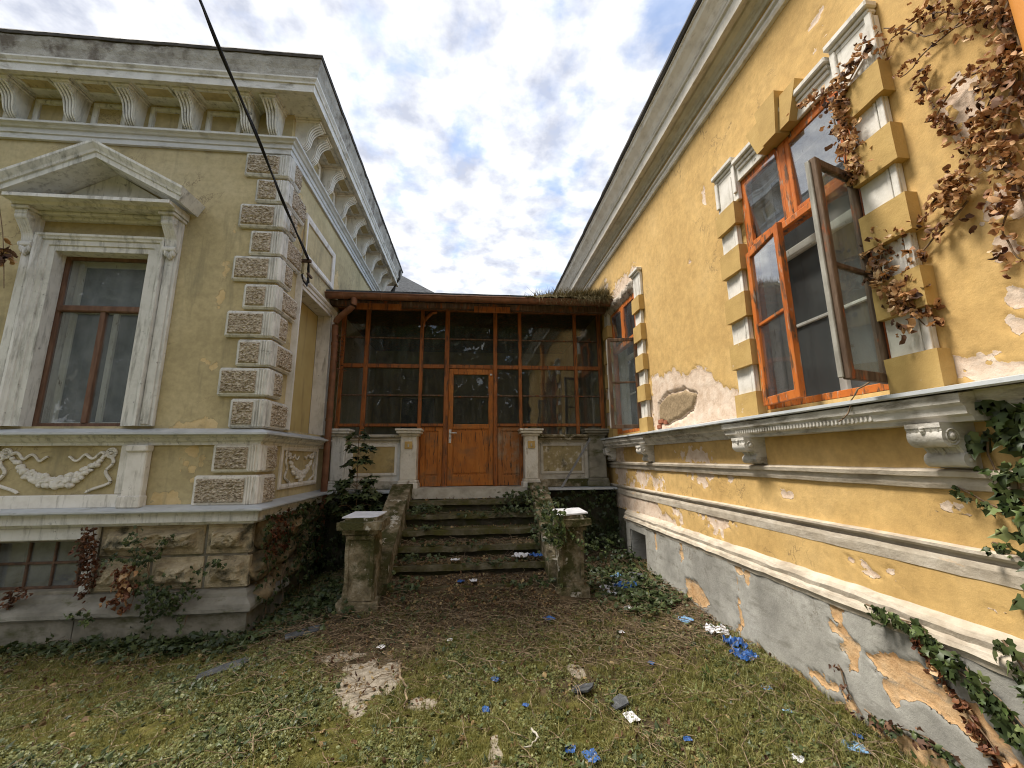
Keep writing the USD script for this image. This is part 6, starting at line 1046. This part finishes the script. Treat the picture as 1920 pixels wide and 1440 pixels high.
def tuft(nb, hh, w, sp):
    b = B()
    for _ in range(nb):
        a, l = r.uniform(0, 6.28), hh * r.uniform(.5, 1.2); o = np.array([r.normal(0, sp), r.normal(0, sp), -.004]); d = np.array([math.cos(a), math.sin(a), 0]); s = np.array([-d[1], d[0], 0]) * w
        le = r.uniform(.2, 1.1); m1, tp = o + d * l * le * .35 + [0, 0, l * .62], o + d * l * le + [0, 0, l * (1 - .25 * le)]
        b.add([o - s, o + s, m1 + s * .8, m1 - s * .8, tp], [[0, 1, 2], [0, 2, 3], [3, 2, 4]])
    return b
def herb(n, size, kind='oval', spread=.03, up=.02):
    b = B()
    for _ in range(n):
        m = leafmesh(kind, r, .3); a = r.uniform(0, 6.28); b.add(orient(m[0], (r.normal(0, spread), r.normal(0, spread), r.uniform(.3, 1) * up), (r.normal(0, .3), r.normal(0, .3), 1), (math.cos(a), math.sin(a), .15), size * r.uniform(.6, 1.3), r, .2), m[1])
    return b
def patchy(x, y): return np.clip((meshkit.fbm(np.stack([x * 2.6, y * 2.6, x * 0 + 7], -1), 4, 6) - .40) * 5, .06, 1)
x, y = sample(31000, lambda x, y: np.clip(green(x, y) * 1.1 - .05, .04, 1) * (bare(x, y) < .45) * (.5 + .5 * (x > -.6)) * (.65 + .35 * patchy(x + 5, y)))
instancer('grass', 'short mossy grass over the yard', 'grass', [('tuft', tuft(7, .045, .0016, .016), m_grass), ('tuft', tuft(9, .06, .0017, .02), m_grass), ('tuft', tuft(6, .085, .0018, .014), m_grass), ('tuft', tuft(8, .105, .0020, .02), m_grass)], np.stack([x, y, gsurf(x, y)], 1), yaw(len(x)), r.uniform(.5, 1.15, len(x)), np.where((r.uniform(0, 1, len(x)) < .12 * smooth01(.4, 1.6, x) * smooth01(3.6, 2.8, y) + .02) , 3, r.choice(3, len(x), p=[.5, .38, .12])))
x, y = sample(27000, lambda x, y: np.clip(green(x, y) * (1.0 - .5 * (x > 0)) + .06, .08, 1) * (bare(x, y) < .5) * patchy(x, y))
instancer('ground_herbs', 'small creeping leaves and clover among the grass', 'ground cover', [('herb', herb(6, .016, 'oval', .028, .016), m_herb), ('herb', herb(5, .020, 'ivy', .035, .02), m_herb), ('herb', herb(9, .013, 'oval', .03, .015), m_herb), ('herb', herb(4, .028, 'ivy', .05, .025), m_ivy)], np.stack([x, y, gsurf(x, y) + .004], 1), yaw(len(x), .15), r.uniform(.6, 1.3, len(x)), r.choice(4, len(x), p=[.38, .27, .25, .10]))
# ivy carpet at the foot of the left wing and in the right corner
def fan(n, cx, cy, sx, sy): return cx + r.normal(0, sx, n), cy + r.normal(0, sy, n)
xs_, ys_ = [], []
for n, cx, cy, sx, sy in ((210, -3.6, 4.62, .9, .07), (130, -2.7, 4.55, .4, .13), (260, -1.7, 5.2, .3, .35), (260, 1.8, 5.1, .3, .35), (120, 1.9, 4.6, .2, .2)): a, c = fan(n, cx, cy, sx, sy); xs_.append(a); ys_.append(c)
x, y = np.concatenate(xs_), np.concatenate(ys_); ok = ~((y > 4.68) & (x < -2.25)) & (x < 2.3) & (x > -6.2) & ~((np.abs(x) < 1.4) & (y > 4.6)); x, y = x[ok], y[ok]
instancer('ivy_carpet', 'dark ivy runners carpeting the ground along the walls', 'ground cover', [('ivy_runner', herb(6, .050, 'ivy', .06, .06), m_ivy), ('ivy_runner', herb(5, .042, 'ivy', .06, .04), m_ivy)], np.stack([x, y, gsurf(x, y)], 1), yaw(len(x), .2), r.uniform(.7, 1.3, len(x)), r.integers(0, 2, len(x)))
# litter: leaves on the ground and the steps, twigs
x, y = sample(9000, lambda x, y: np.clip(.35 + .5 * smooth01(3.2, 4.6, y) - .2 * smooth01(-1.5, -3, x), .1, 1)); z = gsurf(x, y) + .012
sx_, sy_, sz_ = [], [], []
for k, (yn, zn) in enumerate(NOSE):
    n = [50, 60, 90, 260, 480, 720][k]; sx_.append(r.uniform(-.92, .9, n)); sy_.append(yn + .04 + r.uniform(0, .24, n)); sz_.append(np.full(n, zn + .016))
n = 700; sx_.append(r.uniform(-.95, .95, n)); yy = r.uniform(4.6, 5.2, n); sy_.append(yy); sz_.append(np.maximum(np.where(yy > 4.96, .19, 0), gsurf(sx_[-1], yy) + .02))
X, Y, Z = np.concatenate([x] + sx_), np.concatenate([y] + sy_), np.concatenate([z] + sz_)
instancer('leaf_litter', 'fallen dry leaves scattered over ground and steps', 'fallen leaves', [('fallen_leaf', leafmesh('dry', r, .6), m_litter), ('fallen_leaf', leafmesh('oval', r, .5), m_litter), ('fallen_leaf', leafmesh('maple', r, .5), m_litter), ('fallen_leaf', leafmesh('dry', r, .8), m_brownleaf)], np.stack([X, Y, Z], 1), yaw(len(X), .5), r.uniform(.014, .045, len(X)), r.choice(4, len(X), p=[.3, .25, .15, .3]))
def twig(l, rad):
    n = 7; p = np.stack([np.linspace(-l / 2, l / 2, n), np.cumsum(r.normal(0, l * .05, n)), .006 + np.abs(np.cumsum(r.normal(0, l * .02, n)))], 1); return B().tube(p, np.linspace(rad, rad * .5, n), 4)
x, y = sample(4600, lambda x, y: np.clip(.16 + .9 * smooth01(3.1, 4.3, y) * smooth01(-2.4, -1.2, x) + .25 * smooth01(.6, 1.6, x), .05, 1)); z = gsurf(x, y) + .010
n = 500; x = np.concatenate([x, r.uniform(-.95, .95, n)]); yy = r.uniform(4.96, 5.8, n); zz = np.select([yy > 5.54, yy > 5.25], [.49, .335], .175) + .012; y, z = np.concatenate([y, yy]), np.concatenate([z, zz])
instancer('twig_litter', 'tangle of dead vine stems and twigs before the stairs', 'twigs', [('twig', twig(.22, .0028), m_twig), ('twig', twig(.34, .0032), m_twig), ('twig', twig(.14, .002), m_twig), ('twig', twig(.28, .0022), m_stem)], np.stack([x, y, z], 1), yaw(len(x), .12), r.uniform(.5, 1.2, len(x)), r.integers(0, 4, len(x)))

# ================================================================== RUBBISH AND LOOSE PIECES
def scrap(x, y, s, m, name, label, cat, group=None, z=None, hgt=.25, k=10):
    """a torn crumpled sheet lying on the ground"""
    U, V, f = grid(WORLD, np.linspace(-1, 1, k), np.linspace(-1, 1, k)); sd = r.uniform(0, 90); an = np.arctan2(V, U); rad = np.hypot(U, V); lim = .72 + .45 * meshkit.noise(np.stack([np.cos(an) * 1.4 + sd, np.sin(an) * 1.4, an * 0], -1))
    sc = np.minimum(1, lim / np.maximum(np.maximum(np.abs(U), np.abs(V)), 1e-3)); U, V = U * sc * r.uniform(.7, 1.2), V * sc
    Z = hgt * (np.abs(meshkit.fbm(np.stack([U * 2.6 + sd, V * 2.6, U * 0], -1), 3) - .5) * 3.2); a = r.uniform(0, 6.28); c, s_ = math.cos(a), math.sin(a)
    z0 = float(gsurf(np.array([x]), np.array([y]))[0]) if z is None else z
    return single(name, (np.stack([x + s * (U * c - V * s_), y + s * (U * s_ + V * c), z0 + .02 + s * Z], -1), f), m, label, cat, group)
BLUE = [(2.03, 4.0, .07, 1), (.18, 3.29, .035, 0), (.10, 2.96, .04, 0), (.56, 2.54, .035, 0), (.66, 2.48, .045, 0), (1.25, 2.55, .03, 0), (2.10, 2.34, .05, 1), (2.20, 2.42, .03, 0), (2.01, 2.89, .035, 1), (.76, 4.25, .06, 0), (1.4, 3.37, .03, 0), (1.97, 2.66, .03, 1), (.36, 2.95, .025, 0)]
BL = ['pale blue plastic scrap, farthest along the foot of the grey plinth', 'dark blue scrap in the middle of the yard, farther of two', 'dark blue scrap in the middle of the yard, nearer of two', 'blue scrap at the bottom centre, left of a close pair', 'blue scrap at the bottom centre, right of a close pair', 'small blue scrap right of the close pair in the foreground', 'pale blue scrap near the plinth in the bottom right corner, larger', 'blue scrap at the very foot of the plinth, bottom right corner', 'pale blue scrap in the grass between plinth and dandelions', 'wide blue scrap on the twigs in front of the right pillar', 'tiny blue scrap between the right slate pieces and the plinth', 'tiny pale blue scrap in the grass left of the bottom right corner', 'tiny blue scrap beside the hooked twig in the foreground']
for (x_, y_, s, p), lb in zip(BLUE, BL): scrap(x_, y_, s * .9, m_bluepale if p else m_blue, 'plastic_scrap', lb, 'plastic scrap', 'blue plastic scraps strewn over the yard')
for x_, y_, s, lb in ((1.62, 4.39, .05, 'white paper scrap in front of the rubbish heap by the right pillar'), (1.0, 2.77, .05, 'white paper scrap beside the slate pieces, right foreground'), (1.36, 3.9, .03, 'small white paper scrap between right pillar and grey plinth'), (-.76, 3.87, .035, 'white paper scrap at the far edge of the sandy patch'), (-.18, 3.92, .03, 'small white paper scrap in front of the stairs, middle'), (1.75, 2.33, .03, 'small white paper scrap at the bottom edge, right'), (1.25, 4.15, .02, 'tiny white paper scrap just in front of the right pillar')): scrap(x_, y_, s, m_paper, 'paper_scrap', lb, 'paper scrap', 'white paper scraps strewn over the yard')
scrap(2.17, 3.74, .11, m_paper, 'paper_scrap', 'long crumpled white paper against the foot of the grey plinth', 'paper scrap', hgt=.3, k=14)
scrap(2.17, 3.46, .10, m_blue, 'plastic_bag', 'torn blue plastic bag at the foot of the grey plinth, upper half', 'plastic bag', hgt=.5, k=14); scrap(2.13, 3.29, .095, m_blue, 'plastic_bag', 'torn blue plastic bag at the foot of the grey plinth, lower half', 'plastic bag', hgt=.5, k=14)
for x_, y_, s, m, nm, lb in ((1.62, 4.98, .12, m_paper, 'paper_scrap', 'large white paper wad in the rubbish heap right of the stair pillar'), (1.78, 4.93, .13, m_blue, 'plastic_bag', 'blue plastic bag in the rubbish heap right of the stair pillar'), (1.93, 5.02, .08, m_blue, 'plastic_bag', 'small blue bag at the right end of the rubbish heap'), (1.60, 4.78, .07, m_paper, 'paper_scrap', 'white paper at the near edge of the rubbish heap'), (1.84, 5.3, .08, m_bluepale, 'plastic_bag', 'pale blue plastic behind the rubbish heap')): scrap(x_, y_, s, m, nm, lb, 'rubbish', hgt=.55, k=13)
for x_, y_, z_, s, m, lb in ((.62, 5.35, .36, .09, m_paper, 'crumpled white paper on the third step right'), (.80, 5.33, .37, .07, m_blue, 'blue plastic on the third step by the right cheek'), (-.20, 5.32, .35, .05, m_paper, 'white paper on the lower steps, middle'), (-.12, 5.0, .19, .05, m_blue, 'blue plastic on the bottom step, middle'), (.02, 5.0, .19, .04, m_paper, 'white paper on the bottom step beside blue plastic')): scrap(x_, y_, s, m, 'step_scrap', lb, 'rubbish', z=z_, hgt=.5)
def flake(x, y, a, w, d, th, m, label):
    pts = np.array([(-w, -d), (w * .7, -d * 1.15), (w * 1.05, -d * .2), (w * .9, d), (-w * .2, d * .9), (-w * 1.1, d * .6)]) * r.uniform(.85, 1.15, (6, 2)); c, s = math.cos(a), math.sin(a); z0 = float(gsurf(np.array([x]), np.array([y]))[0]) + .03
    single('slate_piece', slab([(x + p * c - q * s, y + p * s + q * c, z0 + .02 * p / w + .012) for p, q in pts], th), m, label, 'slate')
for x_, y_, a, w, d, lb in ((-1.99, 3.84, .45, .17, .06, 'long dark slate piece lying in the grass, left'), (-1.55, 4.27, .3, .16, .07, 'slate slab half buried near the left stair pillar'), (.78, 3.08, -.5, .07, .05, 'dark slate piece left of two in the right foreground'), (.97, 2.90, .2, .05, .05, 'dark slate piece right of two in the right foreground'), (1.9, 5.2, .3, .22, .13, 'grey slate sheet under the rubbish heap')): flake(x_, y_, a, w, d, .012, m_slate, lb)
def stick(pts, rad, label, m=m_twig, name='stick'):
    P = np.array([(a, c, (float(gsurf(np.array([a]), np.array([c]))[0]) + .03) if len(p) == 2 else p[2]) for p in pts for a, c in [p[:2]]]); q = np.linspace(0, len(P) - 1, 14); P = np.stack([np.interp(q, range(len(P)), P[:, k]) for k in range(3)], 1); P[:, :2] += .012 * r.normal(0, .5, (14, 2)); single(name, B().tube(P, np.linspace(rad, rad * .6, 14), 6), m, label, 'stick', smooth=True)
stick([(-.56, 3.60), (-.53, 3.40), (-.44, 3.20), (-.42, 3.0)], .011, 'pale bent stick lying beside the bare sandy patch'); stick([(.36, 2.70), (.40, 2.62), (.31, 2.57)], .007, 'short pale hooked twig in the foreground grass', m_thresh)
stick([(1.55, 4.0), (1.44, 3.78), (1.42, 3.6)], .004, 'thin straw stem lying in front of the right pillar'); stick([(1.42, 3.2), (1.35, 3.12), (1.28, 3.06)], .006, 'reddish broken stick on the ground, right foreground', m_stem); stick([(.35, 3.35), (.42, 3.2), (.55, 3.22)], .005, 'curved dead vine piece on the ground, middle')
stick([(2.28, 2.02, 2.05), (2.22, 2.10, 1.97), (2.18, 2.17, 1.82), (2.17, 2.22, 1.80)], .006, 'bare twig caught on the sill of the open window', m_stem)
def dandelion(x, y, label):
    b = B(); z0 = float(gsurf(np.array([x]), np.array([y]))[0])
    for k in range(9): m = leafmesh('oval', r, .4); a = k * .7; v = m[0] * [.28, 1, 1]; b.add(orient(v, (x, y, z0 + .01), (math.cos(a) * -.4, math.sin(a) * -.4, 1), (math.cos(a), math.sin(a), .45), r.uniform(.08, .14), r, .12), m[1])
    single('weed', b, m_ivylight, label, 'weed')
dandelion(1.75, 3.08, 'pale green dandelion rosette near the grey plinth, farther'); dandelion(1.52, 2.92, 'pale green dandelion rosette in the right foreground, nearer')

# ================================================================== TREES BEHIND THE CAMERA (seen in the panes)
for (x_, y_, h_, w_, lb) in ((-5.5, -11, 11, 4.5, 'leafy garden tree facing the left wing, mirrored in the porch panes'), (1.5, -13, 12, 5.0, 'tallest leafy garden tree, straight opposite the orange door'), (8, -12, 11, 4.5, 'leafy garden tree beside the near end of the ochre wing'), (-13, -9, 11, 4.5, 'leafy garden tree farthest left, facing the pedimented window')):
    tr = thing('garden_tree', lb, 'tree', (x_, y_, -.1), 'garden trees mirrored in the glass')
    b = B(); b.tube([(x_, y_, -.2), (x_ + .1, y_, h_ * .3), (x_ - .1, y_ + .1, h_ * .75)], [.3, .22, .06], 9)
    for k in range(7): a = k * 2.4; b.tube([(x_, y_, h_ * (.25 + .06 * k)), (x_ + w_ * .35 * math.cos(a), y_ + w_ * .35 * math.sin(a), h_ * (.4 + .06 * k)), (x_ + w_ * .6 * math.cos(a), y_ + w_ * .6 * math.sin(a), h_ * (.5 + .06 * k))], [.1, .06, .02], 5)
    put(tr, 'trunk', b, m_bark); n = 5200; d = r.normal(0, 1, (n, 3)); d /= np.linalg.norm(d, axis=1, keepdims=True); q = d * r.uniform(.35, 1, (n, 1)) ** .5; lump = .65 + .7 * meshkit.fbm(d * 2.2 + x_, 3)
    c = np.stack([x_ + q[:, 0] * w_ * lump, y_ + q[:, 1] * w_ * lump, h_ * .58 + q[:, 2] * h_ * .42 * lump], 1); e1, e2 = r.normal(0, .17, (n, 3)), r.normal(0, .17, (n, 3)); v = np.stack([c - e1, c + e2, c + e1, c - e2], 1).reshape(-1, 3); put(tr, 'crown', (v, np.arange(4 * n).reshape(-1, 4)), m_treeleaf)
